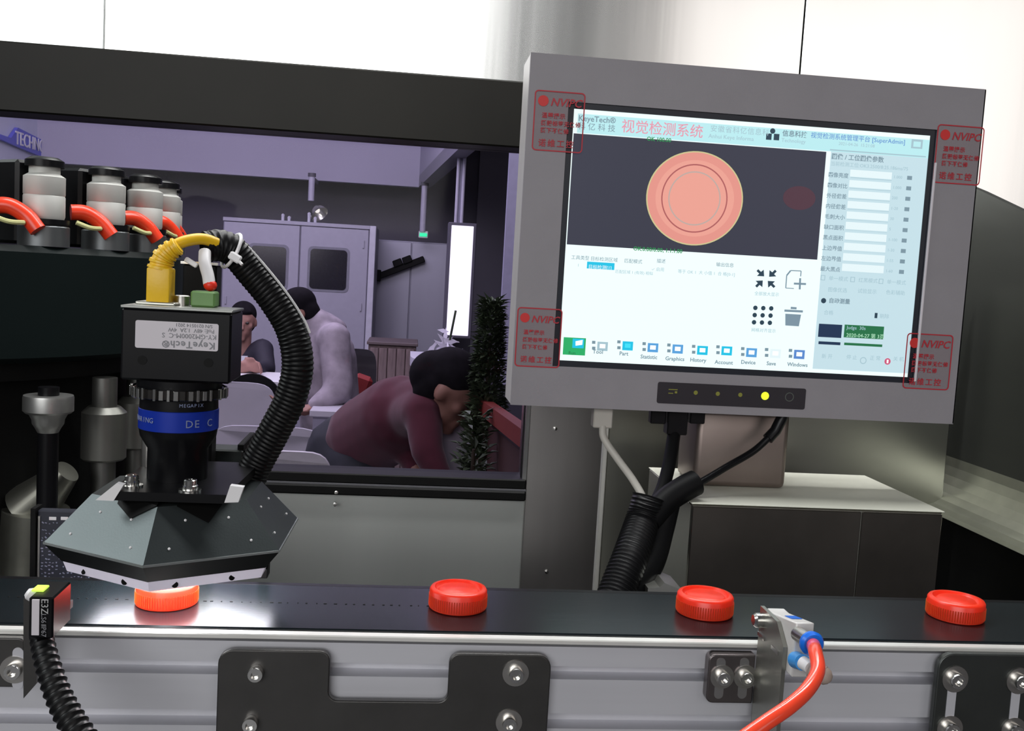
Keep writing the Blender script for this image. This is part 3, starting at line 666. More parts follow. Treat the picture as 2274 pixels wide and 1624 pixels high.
# four-arrow icon
def tri(pts, m, lift=3):
    y = YM+.0005-.00015*lift; mb = MB(); mb.b.faces.new([mb.b.verts.new((atY(a, b, YM).x, y, atY(a, b, YM).z)) for a, b in pts]); return obj('icon', mb, m, screen, smooth=False, flip=False)
for (cx, cy, sx, sy) in ((1689, 606, 1, 1), (1716, 607, -1, 1), (1686, 631, 1, -1), (1713, 632, -1, -1)):
    tri([(cx+8*sx, cy+8*sy), (cx-8*sx, cy+7*sy), (cx-3*sx, cy+2*sy), (cx-9*sx, cy-4*sy), (cx-5*sx, cy-8*sy), (cx+1*sx, cy-2*sy), (cx+7*sx, cy-7*sy)], ink_dark)
cap('全部放大显示', 1675, 655, .0047, ink_soft)
for i in range(3):
    for j in range(3): disc(1677.5+17.6*j-1.5*i, 684+16*i+.6*j, 5.2*px, ink_dark, 3, 'icon')
cap('网格对齐显示', 1668, 736, .0047, ink_soft)
# add-page icon
def line(x0, y0, x1, y1, w, m):
    a = atY(x0, y0, YM); b = atY(x1, y1, YM); d = (b-a); n = Vector((-d.z, 0, d.x)).normalized()*w*px/2; y = YM+.0005-.00045
    mb = MB(); mb.b.faces.new([mb.b.verts.new((p.x, y, p.z)) for p in (a+n, b+n, b-n, a-n)]); return obj('icon', mb, m, screen, smooth=False, flip=False)
line(1745, 640, 1747, 612, 2.6, trash); line(1747, 612, 1756, 601, 3.5, trash); line(1756, 601, 1779, 602, 2.2, trash); line(1779, 602, 1778, 614, 2.4, trash); line(1745, 640, 1763, 641, 1.8, trash)
line(1763, 630, 1790, 631, 4.5, trash); line(1777, 618, 1776, 643, 4.5, trash)
tri([(1744, 697), (1779, 699), (1774, 725), (1744, 723)], trash); line(1742, 690, 1783, 692, 5, trash); line(1756, 684, 1769, 685, 5, trash)
# toolbar
g = rect(1252, 749, 1299, 790, s_green, 3, 'selected_tool'); rect(1272, 752, 1296, 774, cyan, 4, 'icon'); tri([(1278, 768), (1278, 758), (1294, 755), (1293, 766)], s_white, 5); cap('Run', 1262, 787, .0050, d_green, 5)
tools = [('Tool', 1316, 785, 1338, 769, scr_blue), ('Part', 1375, 789, 1394, 768, cyan), ('Statistic', 1422, 796, 1450, 772, mid_blue), ('Graphics', 1477, 800, 1505, 775, mid_blue), ('History', 1532, 803, 1560, 778, cyan), ('Account', 1587, 808, 1614, 779, cyan), ('Device', 1645, 808, 1669, 783, mid_blue), ('Save', 1702, 811, 1722, 785, scr_field), ('Windows', 1748, 813, 1775, 787, ink_blue)]
for n_, x, y, ix, iy, m in tools:
    cap(n_, x, y, .0060, ink_grey, offs=.0001)
    rect(ix-11, iy-10, ix+11, iy+11, m if m is not scr_blue else ink_soft, 3, 'icon'); rect(ix-6, iy-5, ix+6, iy+5, s_white if m is not cyan or n_ != 'Part' else em('screen_cyan2', (.05, .75, .95)), 4, 'icon')
    rect(ix-23, iy-12, ix-16, iy-5, ink_grey, 3, 'icon'); rect(ix-23, iy+1, ix-16, iy+8, ink_grey, 3, 'icon')
for t, x, y in (('新 开', 1824, 795), ('停 止', 1879, 797), ('正 常', 1931, 799), ('关 机', 1983, 801)): cap(t, x, y, .0056, ink_soft)
disc(1917, 801, 8*px, ink_soft, 3, 'icon', r_in=6*px); disc(1971, 803, 7.5*px, em('screen_crimson', (.62, .10, .2)), 3, 'icon'); rect(1969.5, 799, 1972.5, 807, s_white, 4, 'icon')
# stickers on the corners
def sticker(tl, tr, bl, label, cut=None):
    a = atY(*tl, YM); b = atY(*tr, YM); c = atY(*bl, YM); x0, x1, z1, z0 = min(a.x, c.x), b.x, (a.z+b.z)/2, c.z
    x0 = (a.x+c.x)/2; w = x1-x0; h = z1-z0; y = YM-.0024
    t = thing('warranty_sticker', label, 'sticker', ((x0+x1)/2, y, z0), 'red printed stickers on the monitor corners')
    obj('film', MB().prism(rounded(x0, z0, x1, z1, .0035, y), (0, .00015, 0)), glass('clear_film', (.97, .95, .95)), t, smooth=False)
    O = rounded(x0, z0, x1, z1, .0035, y-.0001); I = rounded(x0+.0011, z0+.0011, x1-.0011, z1-.0011, .0026, y-.0001)
    mb = MB(); n = len(O)
    vo = [mb.b.verts.new(v) for v in O]; vi = [mb.b.verts.new(v) for v in I]
    for i in range(n): mb.b.faces.new((vo[i], vo[(i+1) % n], vi[(i+1) % n], vi[i]))
    obj('border', mb, red_ink, t, smooth=False, flip=False)
    mb = MB(); cx, cz = x0+w*.175, z1-h*.175; R_ = w*.105
    mb.b.faces.new([mb.b.verts.new((cx+R_*math.cos(2*PI*i/32), y-.0001, cz+R_*math.sin(2*PI*i/32))) for i in range(32)])
    obj('emblem', mb, mat('red_dot_ink', (.62, .02, .02), .5), t, smooth=False, flip=False)
    def cc(body, u, v, s, **k):
        cu = bpy.data.curves.new('caption', 'FONT'); cu.body = body; cu.size = s; cu.extrude = .00004; cu.materials.append(red_ink); cu.resolution_u = 2
        for kk, vv in k.items(): setattr(cu, kk, vv)
        o = bpy.data.objects.new('caption', cu); COL.objects.link(o); o.parent = t; o.rotation_euler = (PI/2, 0, 0); o.location = Vector((x0+w*u, y-.0002, z0+h*v))-wloc(t)
    cc('NVIPC', .315, .755, w*.215, offset=.00015, shear=.25)
    cc('温馨提示', .16, .555, w*.112, space_character=1.1, offset=.0001); cc('撕毁标签无保修', .15, .43, w*.108, space_character=1.1, offset=.0001); cc('撕下不保修', .15, .31, w*.108, space_character=1.1, offset=.0001)
    cc('诺维工控', .12, .085, w*.155, space_character=1.35, offset=.0001)
sticker((1187, 202), (1300, 206), (1180, 334), 'red bordered sticker on the top left corner of the monitor')
sticker((2082, 276), (2184, 284), (2066, 406), 'red bordered sticker on the top right corner of the monitor')
sticker((1148, 682), (1249, 686), (1142, 813), 'red bordered sticker on the bottom left corner of the monitor')
sticker((2013, 738), (2115, 745), (2000, 862), 'red bordered sticker on the bottom right corner of the monitor')
# button strip
a = atY(1458, 893, YM-.002); b = atY(1790, 864, YM-.002); a2 = atY(1460, 848, YM-.002)
bs = obj('button_strip', MB().prism(rounded(a.x, (atY(1458, 895, YM).z+atY(1785, 909, YM).z)/2, b.x, a2.z, .002, YM-.0026), (0, .0008, 0)), mat('strip_black', (.022, .018, .024), .35), mo)
bz = (atY(1495, 872, YM).z)
for i, x in enumerate((1495, 1545, 1594, 1644, 1699, 1753)):
    c = atY(x, 870+i*2.4, YM-.0028); on = i == 4
    m = em('power_lamp', (.75, 1.0, .03), 1.3) if on else (em('dim_lamp', (.12, .12, .02), 1) if i < 4 else em('off_lamp', (.045, .05, .045), 1))
    if i in (0, 5):
        mb = MB(); n = 20
        if i == 5: mb.lathe(c, [(.0035, 0), (.0043, 0), (.0043, .0002), (.0035, .0002), (.0035, 0)], n, (0, -1, 0))
        else: mb.bb(c+Vector((-.0045, -.0002, -.002)), c+Vector((.0, 0, -.0012))).bb(c+Vector((-.0045, -.0002, .0015)), c+Vector((.004, 0, .0023))).bb(c+Vector((.0015, -.0002, -.0015)), c+Vector((.0038, 0, .0004)))
    else: mb = MB().lathe(c, [(0, 0), (.0038 if on else .0020, 0), (.0036 if on else .0018, .0004), (0, .0004)], 20, (0, -1, 0))
    obj('button', mb, m, bs)
# monitor support post and steel box
pb = thing('monitor_post', 'brown tinted square steel post holding the monitor above the box', 'post', (.31, .95, 1.2572))
q0 = atY(1546, 1000, .92); q1 = atY(1752, 1000, .92)
obj('post_tube', MB().bb((q0.x, .921, 1.2573), (q1.x, .985, 1.3325), .006, 3), mat('brown_steel', (.27, .22, .20), .42, .9, var=.12, vscale=8, stretch=(1, 1, .1)), pb)
obj('mounting_plate', MB().bb((q0.x-.01, .9425, 1.3326), (q1.x+.01, .985, 1.52), .002), steel, pb)
sbx = thing('steel_box', 'low rectangular stainless steel box with bright top behind the conveyor', 'box', (.377, .93, 1.03))
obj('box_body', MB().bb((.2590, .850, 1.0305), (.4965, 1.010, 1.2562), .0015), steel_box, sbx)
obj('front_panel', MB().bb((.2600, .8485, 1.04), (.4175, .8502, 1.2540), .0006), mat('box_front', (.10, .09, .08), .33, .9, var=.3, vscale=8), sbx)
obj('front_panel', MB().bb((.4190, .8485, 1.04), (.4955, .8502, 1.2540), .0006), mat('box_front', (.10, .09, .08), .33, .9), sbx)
obj('lid', MB().bb((.2585, .8480, 1.2562), (.4970, 1.0105, 1.2572), .0004), mat('box_top_lit', (.56, .56, .48), .6, 0, var=.04, vscale=20), sbx)  # lid colour made paler to stand for light falling from above
# small fixing clip at the box foot
p = atY(1470, 1305, .80); obj('angle_clip', MB().prism([p+Vector((-.012, 0, -.03)), p+Vector((.018, 0, -.03)), p+Vector((.018, 0, -.002)), p+Vector((.002, 0, .004)), p+Vector((-.002, 0, .000)), p+Vector((-.012, 0, -.001))], (0, .04, 0)), mat('clip_bright', (.6, .6, .55), .3, .9), None, label='small bent bright steel clip at the foot of the steel box', cat='clip')

# cables under the monitor
vc = thing('video_cable', 'black monitor cable with thumbscrew plug hanging from the monitor underside', 'cable', (.23, .90, 1.2))
a = atY(1475, 962, .91); b = atY(1522, 925, .91)
obj('plug', MB().bb((a.x, .90, a.z), (b.x, .915, 1.3330), .001), black_gloss, vc)
for x0, x1 in ((1440, 1474), (1527, 1560)):
    c0_ = atY(x0, 936, .91); c1_ = atY(x1, 936, .91); obj('thumbscrew', MB().bb((c0_.x, .902, c0_.z-.001), (c1_.x, .912, 1.3330), .001), black_gloss, vc)
obj('cable_jacket', MB().tube(spline([atY(1498, 955, .908), atY(1488, 1020, .89), atY(1473, 1080, .875), atY(1450, 1130, .86), atY(1425, 1190, .84)], 8), .0062, 16), black_rubber, vc)
wc = thing('network_cable', 'pale grey network cable curving down from the monitor underside', 'cable', (.18, .89, 1.2))
a = atY(1314, 948, .905); b = atY(1358, 922, .905)
obj('plug', MB().bb((a.x, .898, a.z), (b.x, .912, 1.3330), .001), mat('beige_grey', (.42, .40, .36), .45), wc)
obj('cable_jacket', MB().tube(spline([atY(1338, 948, .90), atY(1342, 975, .895), atY(1372, 1020, .885), atY(1408, 1070, .872), atY(1430, 1115, .858), atY(1425, 1165, .845)], 8), .0035, 14), mat('beige_grey', (.42, .40, .36), .45), wc)
pc = thing('power_cable', 'thin black power cable running from under the monitor into a black sleeve', 'cable', (.3, .89, 1.25))
obj('plug', MB().tube([Vector((atY(1738, 940, .90).x, .90, 1.3330)), atY(1722, 957, .90), atY(1705, 975, .898)], .0055, 14), black_gloss, pc)
obj('cable_jacket', MB().tube(spline([atY(1712, 968, .898), atY(1672, 1003, .895), atY(1612, 1038, .885), atY(1550, 1075, .872), atY(1500, 1100, .862)], 8), .0034, 14), black_gloss, pc)
obj('sleeve', MB().tube(spline([atY(1545, 1072, .866), atY(1520, 1085, .862), atY(1480, 1112, .856), atY(1440, 1155, .846)], 6), lambda L: .0118, 18), black_rubber, pc)
cc2 = thing('cable_conduit', 'black corrugated conduit gathering the cables below the monitor', 'conduit', (.17, .80, 1.04))
obj('corrugated_tube', corrugated([atY(1440, 1105, .852), atY(1425, 1160, .845), atY(1402, 1230, .82), atY(1372, 1310, .80), atY(1340, 1400, .78)], .0150, .0165, .0036, .08, 28), mat('conduit_black', (.004, .004, .0045), .36, spec=.3), cc2)
obj('sleeve', MB().tube(spline([atY(1478, 1120, .862), atY(1466, 1170, .856), atY(1443, 1250, .838), atY(1400, 1320, .815), atY(1380, 1400, .79)], 5), .0130, 18), black_rubber, cc2)

# ------------------------------------------------------------------ rotary capping head at left
TC = Vector((-.57, 1.15, 0))
tt = thing('capping_turret', 'black drum of the rotary capping machine left of the camera', 'machine', (TC.x, TC.y, 1.03))
drum_m = mat('drum_black', (.005, .009, .009), .5, 0, var=.1, vscale=5, spec=.12)
obj('drum', MB().lathe(TC, [(0, 1.344), (.30, 1.344), (.312, 1.350), (.312, 1.446), (.306, 1.452), (0, 1.452)], 96), drum_m, tt)
obj('column', MB().lathe(TC, [(.262, 1.031), (.262, 1.344)], 64), black_paint, tt)
obj('lower_flange', MB().lathe(TC, [(0, 1.326), (.285, 1.326), (.285, 1.3435), (0, 1.3435)], 72), black_paint, tt)
RH = .288
yw = mat('pale_yellow', (.55, .55, .25), .5)
def head_at(i, ang, label):
    a = math.radians(ang); c = Vector((TC.x+RH*math.cos(a), TC.y+RH*math.sin(a), 1.4522))
    h = thing('capping_unit', label, 'capping unit', c, 'capping heads round the drum rim')
    obj('collar', MB().lathe(c, [(0, 0), (.0225, 0), (.0225, .018), (.021, .020), (0, .020)], 32), mat('collar_grey', (.16, .17, .175), .4, .8), h)
    obj('lower_ring', MB().lathe(c, [(0, .020), (.0225, .020), (.0225, .025), (0, .025)], 32), black_gloss, h)
    obj('sleeve', MB().lathe(c, [(0, .025), (.0172, .025), (.0182, .028), (.0182, .046), (.0176, .047), (.0182, .048), (.0182, .064), (.0135, .067), (.0135, .073), (0, .073)], 32), mat('matt_steel', (.55, .55, .52), .6, .35), h)
    obj('hood', MB().lathe(c, [(0, .073), (.017, .073), (.017, .079), (.012, .082), (0, .082)], 32), black_gloss, h)
    back = Vector((math.cos(a), math.sin(a), 0))*-1
    obj('rear_housing', MB().box(c+back*.034+Vector((0, 0, .040)), (.034, .034, .078), .003, Matrix.Rotation(a, 3, 'Z')), black_gloss, h)
    # orange hose from behind this head down to the next collar
    t = Vector((-math.sin(a), math.cos(a), 0)); o_ = -back
    pts = [c-t*.036+o_*.002+Vector((0, 0, .054)), c-t*.052+o_*.008+Vector((0, 0, .053)), c-t*.068+o_*.016+Vector((0, 0, .045)), c-t*.080+o_*.022+Vector((0, 0, .030)), ]
    pts = [c+t*.030+back*.004+Vector((0, 0, .034)), c+t*.042+o_*.002+Vector((0, 0, .034)), c+t*.054+o_*.008+Vector((0, 0, .026)), c+t*.062+o_*.014+Vector((0, 0, .014))]
    obj('hose', MB().tube(spline(pts, 6), .0075, 14), mat('red_orange', (.85, .05, .015), .3, var=.04), h, label='orange red hose')
    obj('wire', MB().tube(spline([c+t*.024+o_*.014+Vector((0, 0, .024)), c+t*.036+o_*.018+Vector((0, 0, .020)), c+t*.05+o_*.014+Vector((0, 0, .020))], 5), .0022, 8), yw, h, label='pale yellow wire')
    return h
angs = [-53, -38, -23.5, -9.5, 4, 18, 32]
labs = ['capping head cut by the left picture edge', 'large steel capping head nearest the blue sign', 'steel capping head second right of the blue sign', 'capping head third from the nearest, partly hidden', 'narrow looking capping head fourth along the drum rim', 'small far capping head fifth along the drum rim', 'farthest capping head, behind all the others on the rim']
for i, (a_, l_) in enumerate(zip(angs, labs)): head_at(i, a_, l_)
# spindles below the drum
def spindle(x, y, Y, label, L1, col):
    c = atY(x, y, Y)
    s_ = thing('bottle_spindle', label, 'spindle', (c.x, Y, 1.031), 'spindles below the drum')
    m = mat(col[0], col[1], .4, .9)
    obj('rod', MB().lathe((c.x, Y, 0), [(0, 1.031), (.009, 1.031), (.009, 1.3255), (0, 1.3255)], 20), black_gloss, s_)
    obj('collar', MB().lathe((c.x, Y, c.z), [(.009, .0), (.021, .0), (.0215, -.002), (.0215, -.014), (.0195, -.016), (.009, -.016)], 32), m, s_)
    obj('cone', MB().lathe((c.x, Y, c.z-.016), [(.009, 0), (.017, -.000), (.014, -.006), (.0135, -.010), (.011, -.014), (.009, -L1)], 32), m, s_)
spindle(108, 878, .93, 'short stepped steel spindle below the drum at left', .018, ('spindle_mid', (.35, .35, .34)))
def bottle_holder(x, y, Y, hgt, r, label):
    c = atY(x, y, Y); s_ = thing('bottle_spindle', label, 'spindle', (c.x, Y, 1.031), 'spindles below the drum')
    obj('rod', MB().lathe((c.x, Y, 0), [(0, 1.031), (r*.55, 1.031), (r*.55, 1.3255), (0, 1.3255)], 20), dark_steel, s_)
    obj('sleeve', MB().lathe((c.x, Y, c.z), [(r*.55, 0), (r*.7, 0), (r, -.006), (r, -hgt), (r*.9, -hgt-.002), (r*.55, -hgt-.002)], 32), mat('sleeve_dim', (.17, .17, .155), .45, .85), s_)
bottle_holder(232, 902, 1.02, .052, .0215, 'grey steel sleeve spindle below the drum beside the lens')
bottle_holder(306, 880, 1.12, .055, .022, 'grey spindle half hidden behind the lens barrel')
c = atY(105, 1120, .98)
ch = thing('steel_chute', 'dim tilted steel chute below the drum, left edge', 'chute', (c.x, .98, 1.031))
obj('chute_body', MB().cyl((c.x-.02, .99, 1.0312), (c.x-.01, .98, c.z-.005), .034, .030, 32), mat('chute_steel', (.22, .22, .19), .35, .9, var=.2, vscale=20), ch)
obj('chute_lip', MB().cyl((c.x-.018, .985, c.z-.006), (c.x+.020, .975, c.z+.034), .026, .012, 28), mat('chute_steel', (.22, .22, .19), .35), ch)
# printed plate behind the dome light
a = atY(80, 1300, .72); b = atY(200, 1137, .72)
pp = thing('marked_plate', 'dark plate covered in tiny white marks behind the dome light', 'plate', ((a.x+b.x)/2, .72, 1.031))
obj('plate', MB().bb((a.x, .72, 1.031), (b.x, .728, b.z), .001), mat('plate_navy', (.03, .032, .045), .4, .3), pp)
obj('edge_trim', MB().bb((a.x+.001, .7190, 1.05), (a.x+.0024, .7202, b.z-.004)), steel, pp)
obj('edge_trim', MB().bb((a.x-.003, .716, 1.05), (a.x+.0002, .73, b.z+.002)), black_paint, pp)
mk = MB(); rs = random.Random(5)
for i in range(15):
    for j in range(22):
        if rs.random() < .28: continue
        x = a.x+.004+i*.0025+rs.uniform(-.0004, .0004); z = b.z-.009-j*.0026
        mk.box((x, .7197, z+rs.uniform(-.0005, .0005)), (.0017*rs.uniform(.5, 1), .0004, .0008*rs.uniform(.5, 1.2)), rot=Matrix.Rotation(rs.uniform(-.3, .8), 3, 'Y'))
o = obj('printed_marks', mk, mat('mark_print', (.22, .23, .32), .6), pp, smooth=False); o['kind'] = 'stuff'
for x in (117, 143):
    p = atY(x, 1152, .7195); obj('printed_mark', MB().box((p.x, .7196, p.z), (.0050, .0005, .0024), .0002), white_pl, pp)

# ------------------------------------------------------------------ the room beyond the window
def wallbox(name, a, b, m): return obj(name, MB().bb(a, b), m, kind='structure')
lilac = mat('lilac_fascia', (.42, .40, .50), .85, var=.04, vscale=1.5, spec=.1)
grey_w = mat('dark_partition', (.085, .080, .105), .6, var=.06, vscale=2)
zfas = atY(650, 397, 9.0).z; xc = atY(930, 415, 9.0)
wallbox('wall_upper', (-3.24, 9.0, zfas), (xc.x, 9.1, 3.9), lilac)
e2 = atY(1045, 312, 5.8)
dirv = (Vector((atY(1020, 335, 6.03).x, 6.03, 0))-Vector((xc.x, 9.0, 0)))
pA = Vector((xc.x, 9.0, xc.z)); pB = pA+Vector((dirv.x, dirv.y, 0))*1.35
obj('trim_1', MB().prism([pA, pB, pB+Vector((.10, .02, -.0)), pA+Vector((.10, .05, 0))], (0, 0, .10)), mat('grey_trim', (.20, .19, .24), .5), kind='structure')
obj('wall_side', MB().prism([pA+Vector((0, 0, .1)), pB+Vector((0, 0, .1)), pB+Vector((0, 0, 1.6)), pA+Vector((0, 0, 1.6))], (.1, .03, 0)), lilac, kind='structure')
wallbox('wall_far', (-5, 9.7, 0), (4, 9.8, 3.9), grey_w)
wallbox('wall_left', (-3.34, 3.0, zfas-.45), (-3.24, 9.1, 3.9), mat('pale_wall', (.62, .64, .76), .85, var=.03, spec=.1))
wallbox('ceiling', (-5, 1.4, 3.9), (4, 9.8, 4.0), mat('room_ceiling', (.4, .4, .45), .7))
q0 = atY(1127, 400, 5.0); q1 = atY(1160, 400, 5.0)
wallbox('wall_right_far', (q0.x, 4.95, .9), (q0.x+.5, 5.0, 3.0), mat('lilac_side', (.34, .33, .46), .6))
wallbox('wall_partition', (atY(1062, 400, 9.3).x, 9.2, 0), (2.6, 9.25, 3.9), grey_w)
# blue sign on left wall
sg = thing('hanging_sign', 'blue company sign with white lettering on the pale wall at top left', 'sign', (-3.2, 7.4, 2.5))
Xs = -3.235
def onX(x, y, X):
    d = ray(x, y); return CAM+d*(X/d.x)
P4 = [onX(x, y, Xs) for x, y in ((32, 283), (124, 330), (122, 348), (78, 345), (0, 312), (-30, 300), (-30, 290), (16, 306))]
obj('sign_board', MB().prism(P4, (.03, 0, 0)), mat('sign_blue', (.10, .11, .62), .5), sg, smooth=False)
p = onX(34, 319, Xs+.035)
cu = bpy.data.curves.new('caption', 'FONT'); cu.body = 'TECHNOLOGY'; cu.size = .15; cu.extrude = .004; cu.space_character = 1.05; cu.materials.append(white_pl)
o = bpy.data.objects.new('caption', cu); COL.objects.link(o); o.parent = sg; o.rotation_euler = (PI/2, 0, PI/2); o.location = p-wloc(sg)
# cabinets
def cabinet():
    Y = 8.0; a = atY(495, 484, Y); b = atY(836, 500, Y); m = mat('cabinet_grey', (.36, .35, .42), .5, .1, var=.03)
    z1 = (a.z+b.z)/2; c = thing('control_cabinet', 'large grey two door control cabinet with dark windows behind the seated people', 'cabinet', ((a.x+b.x)/2, Y+.3, 0))
    obj('carcass', MB().bb((a.x, Y+.03, 0), (b.x, Y+.7, z1), .006), m, c)
    obj('corner_post', MB().bb((b.x-.05, Y-.01, 0), (b.x, Y+.03, z1), .004), mat('cabinet_light', (.55, .54, .62), .45), c)
    obj('top_rail', MB().bb((a.x, Y+.0, z1-.03), (b.x-.05, Y+.03, z1), .003), m, c)
    xs = [a.x+.005, atY(664, 600, Y).x, b.x-.052]
    wins = [(atY(558, 545, Y), atY(633, 640, Y)), (atY(690, 552, Y), atY(768, 645, Y))]
    for k in range(2):
        d = obj('door', MB().bb((xs[k]+.004, Y, .05), (xs[k+1]-.004, Y+.028, z1-.035), .005), m, c)
        w0, w1 = wins[k]
        obj('window_gasket', MB().prism(rounded(w0.x-.02, w1.z-.02, w1.x+.02, w0.z+.02, .04, Y-.004), (0, .004, 0)), mat('gasket_grey', (.2, .2, .24), .5), d)
        obj('window_pane', MB().prism(rounded(w0.x, w1.z, w1.x, w0.z, .03, Y-.008), (0, .004, 0)), mat('smoked_glass', (.012, .011, .018), .15), d)
        hx = xs[k+1]-.03 if k == 0 else xs[k]+.03
        obj('handle', MB().bb((hx-.008, Y-.02, .95), (hx+.008, Y, 1.10), .003), m, d)
        for zz in (.4, 1.1, 1.6): obj('hinge', MB().bb(((xs[k+1]-.05 if k else xs[k]+.03), Y-.012, zz), ((xs[k+1]-.038 if k else xs[k]+.042), Y, zz+.06)), m, d)
    for x, h in ((628, .06), (642, .04), (686, .09), (700, .05)):
        p = atY(x, 488, Y+.2); obj('lifting_eye', MB().cyl((p.x, Y+.2, z1), (p.x, Y+.2, z1+h*.8), .012, n=10).ball((p.x, Y+.2, z1+h*.8), .016, 1), mat('cabinet_light', (.55, .54, .62), .45), c)
cabinet()
Y = 8.8; a = atY(834, 531, Y); b = atY(1002, 535, Y)
c2 = thing('steel_locker', 'lower grey steel cabinet right of the big cabinet', 'cabinet', ((a.x+b.x)/2, Y+.2, 0))
ms = mat('locker_steel', (.38, .38, .45), .42, .35, var=.05, stretch=(1, 1, .05), vscale=6)
obj('carcass', MB().bb((a.x-.15, Y+.025, 0), (b.x, Y+.36, a.z), .005), ms, c2)
xm = atY(912, 600, Y).x
obj('door', MB().bb((a.x-.14, Y, .05), (xm-.004, Y+.024, a.z-.01), .004), ms, c2); obj('door', MB().bb((xm+.004, Y, .05), (b.x-.005, Y+.024, a.z-.01), .004), ms, c2)
rl = thing('sliding_rail', 'black slanted rail fixed across the lower steel cabinet', 'rail', atY(890, 596, 8.7))
p0, p1 = atY(835, 616, 8.74), atY(942, 575, 8.74); ang = math.atan2(p1.z-p0.z, p1.x-p0.x)
obj('bar', MB().box((p0+p1)/2, ((p1-p0).length, .10, .055), .006, Matrix.Rotation(-ang, 3, 'Y')), black_paint, rl)
for x, y in ((883, 584), (904, 577)):
    obj('carriage', MB().box(atY(x, y, 8.72), (.08, .10, .06), .006, Matrix.Rotation(-ang, 3, 'Y')), black_paint, rl)
obj('end_block', MB().box(atY(838, 612, 8.72), (.06, .12, .10), .006), black_paint, rl)
# hanging rods, reflected glint, exit sign, light box
def rod(x, y0, y1, Y, w, name, label, cat='rod', m=None):
    a = atY(x, y0, Y); b = atY(x-(y1-y0)*.05, y1, Y); t = thing(name, label, cat, (b.x, Y, b.z)); obj('wall_bracket', MB().bb((b.x-.02, Y, a.z-.02), (b.x+.02, 9.0 if Y > 8.5 else Y+.4, a.z+.02)), grey_w, t)
    obj('tube', MB().cyl((b.x, Y, b.z), (b.x, Y, a.z+.02), w, n=14), m or mat('rod_lilac', (.46, .44, .54), .4), t)
    obj('end_cap', MB().lathe((b.x, Y, a.z+.02), [(0, 0), (w*1.3, 0), (w*1.3, .03), (0, .03)], 14), grey_w, t); return t, a, b
rod(693, 398, 446, 8.6, .026, 'hanging_rod', 'short pale rod hanging above the big cabinet')
t, a, b = rod(943, 418, 515, 8.6, .026, 'hanging_rod', 'pale rod hanging above the green exit lamp')
p = atY(940, 521, 8.6); g = thing('exit_lamp', 'small glowing green exit lamp under a hanging rod', 'lamp', (p.x, 8.6, p.z-.03))
obj('housing', MB().box((p.x, 8.62, p.z), (.08, .05, .06), .005), white_pl, g); obj('lens', MB().box((p.x, 8.59, p.z-.003), (.065, .01, .028), .003), mat('exit_green', (.0, .3, .12), .4, emit=1.1, ecol=(.02, .9, .38)), g)
obj('cord', MB().cyl((p.x, 8.62, p.z+.03), (p.x, 8.62, b.z), .006, n=8), black_paint, g)
sl = thing('glint_shape', 'shiny glowing shape standing in for a bright reflection above the big cabinet', 'lamp', atY(700, 475, 8.5))  # no real lamp: added shape and glow imitating a bright reflection
p = atY(700, 462, 8.5); obj('glint_dish', MB().lathe(p, [(.01, .0), (.04, .01), (.065, .04), (.075, .08), (.073, .08), (.060, .042), (.036, .014), (0, .006)], 28, (.55, -.5, -.65)), mat('glint_warm', (.5, .5, .44), .25, .9), sl)
obj('glint_core', MB().ball(p+Vector((.02, -.02, -.02)), .022), mat('glint_core', (.5, .5, .4), .4, emit=1.2, ecol=(.8, .8, .7)), sl)
obj('arm', MB().cyl(p+Vector((-.06, 0, -.14)), p, .012, n=10), steel, sl)
# light box
Y = 6.5; a = atY(1001, 500, Y); b = atY(1054, 502, Y); c = atY(986, 744, Y)
lbx = thing('light_box', 'tall white glowing light box hanging on twin rods', 'light box', ((a.x+b.x)/2, Y, c.z))
x0, x1 = (a.x+c.x)/2+.01, b.x-.005
obj('case', MB().bb((x0-.022, Y, c.z-.02), (x1+.022, Y+.10, a.z+.02), .006), grey_w, lbx)
obj('diffuser', MB().bb((x0, Y-.006, c.z), (x1, Y, a.z), .003), mat('lightbox_face', (.8, .8, .85), .5, emit=.95, ecol=(.9, .9, 1)), lbx)
for x in (1028, 1041):
    p = atY(x, 330, Y); obj('rod', MB().cyl((p.x-.02, Y+.05, a.z+.02), (p.x-.02, Y+.05, 3.89), .011, n=10), mat('rod_lilac', (.46, .44, .54), .4), lbx)
obj('rod_plate', MB().bb((atY(1028, 400, Y).x-.02, Y+.055, a.z+.02), (atY(1041, 400, Y).x-.02, Y+.06, 3.89)), mat('rod_dark', (.25, .24, .33), .5), lbx)

# chairs
shell = mat('chair_lilac_white', (.52, .50, .55), .4, var=.02)
def chair(x, Y, ztop, w, label, m=shell, back=True, rz=0, cat_group='pale moulded chairs'):
    c = thing('moulded_chair', label, 'chair', (x, Y, 0), cat_group)
    hb = ztop-.44
    pts = []
    for (ox, oz) in [(math.cos(math.radians(t)), math.sin(math.radians(t))) for t in range(0, 181, 12)]:
        sx = math.copysign(abs(ox)**.45, ox); sz = abs(oz)**.45; pts.append(Vector((x+sx*w/2, Y, ztop-.20+sz*.20)))
    pts += [Vector((x-w*.42, Y, .47)), Vector((x+w*.42, Y, .47))]
    b = MB().prism(pts, (0, .018, 0))
    for v in b.b.verts: v.co.y += .06*((v.co.x-x)/(w/2))**2+.0
    obj('backrest', b, m, c, ang=50)
    obj('seat', MB().box((x, Y+.22, .455), (w*.96, .44, .03), .012, seg=2), m, c)
    for sx in (-1, 1):
        for yy in (.05, .40):
            obj('leg', MB().cyl((x+sx*w*.38, Y+yy, .44), (x+sx*w*.48, Y+yy+(-.03 if yy < .2 else .03), 0), .014, .010, 10), white_pl, c)
    return c
def ztop(x, y, Y): return atY(x, y, Y).z
chair(atY(512, 900, 5.0).x, 5.0, ztop(540, 850, 5.0), .42, 'pale chair back seen between the lens and the conduit, farthest of three')
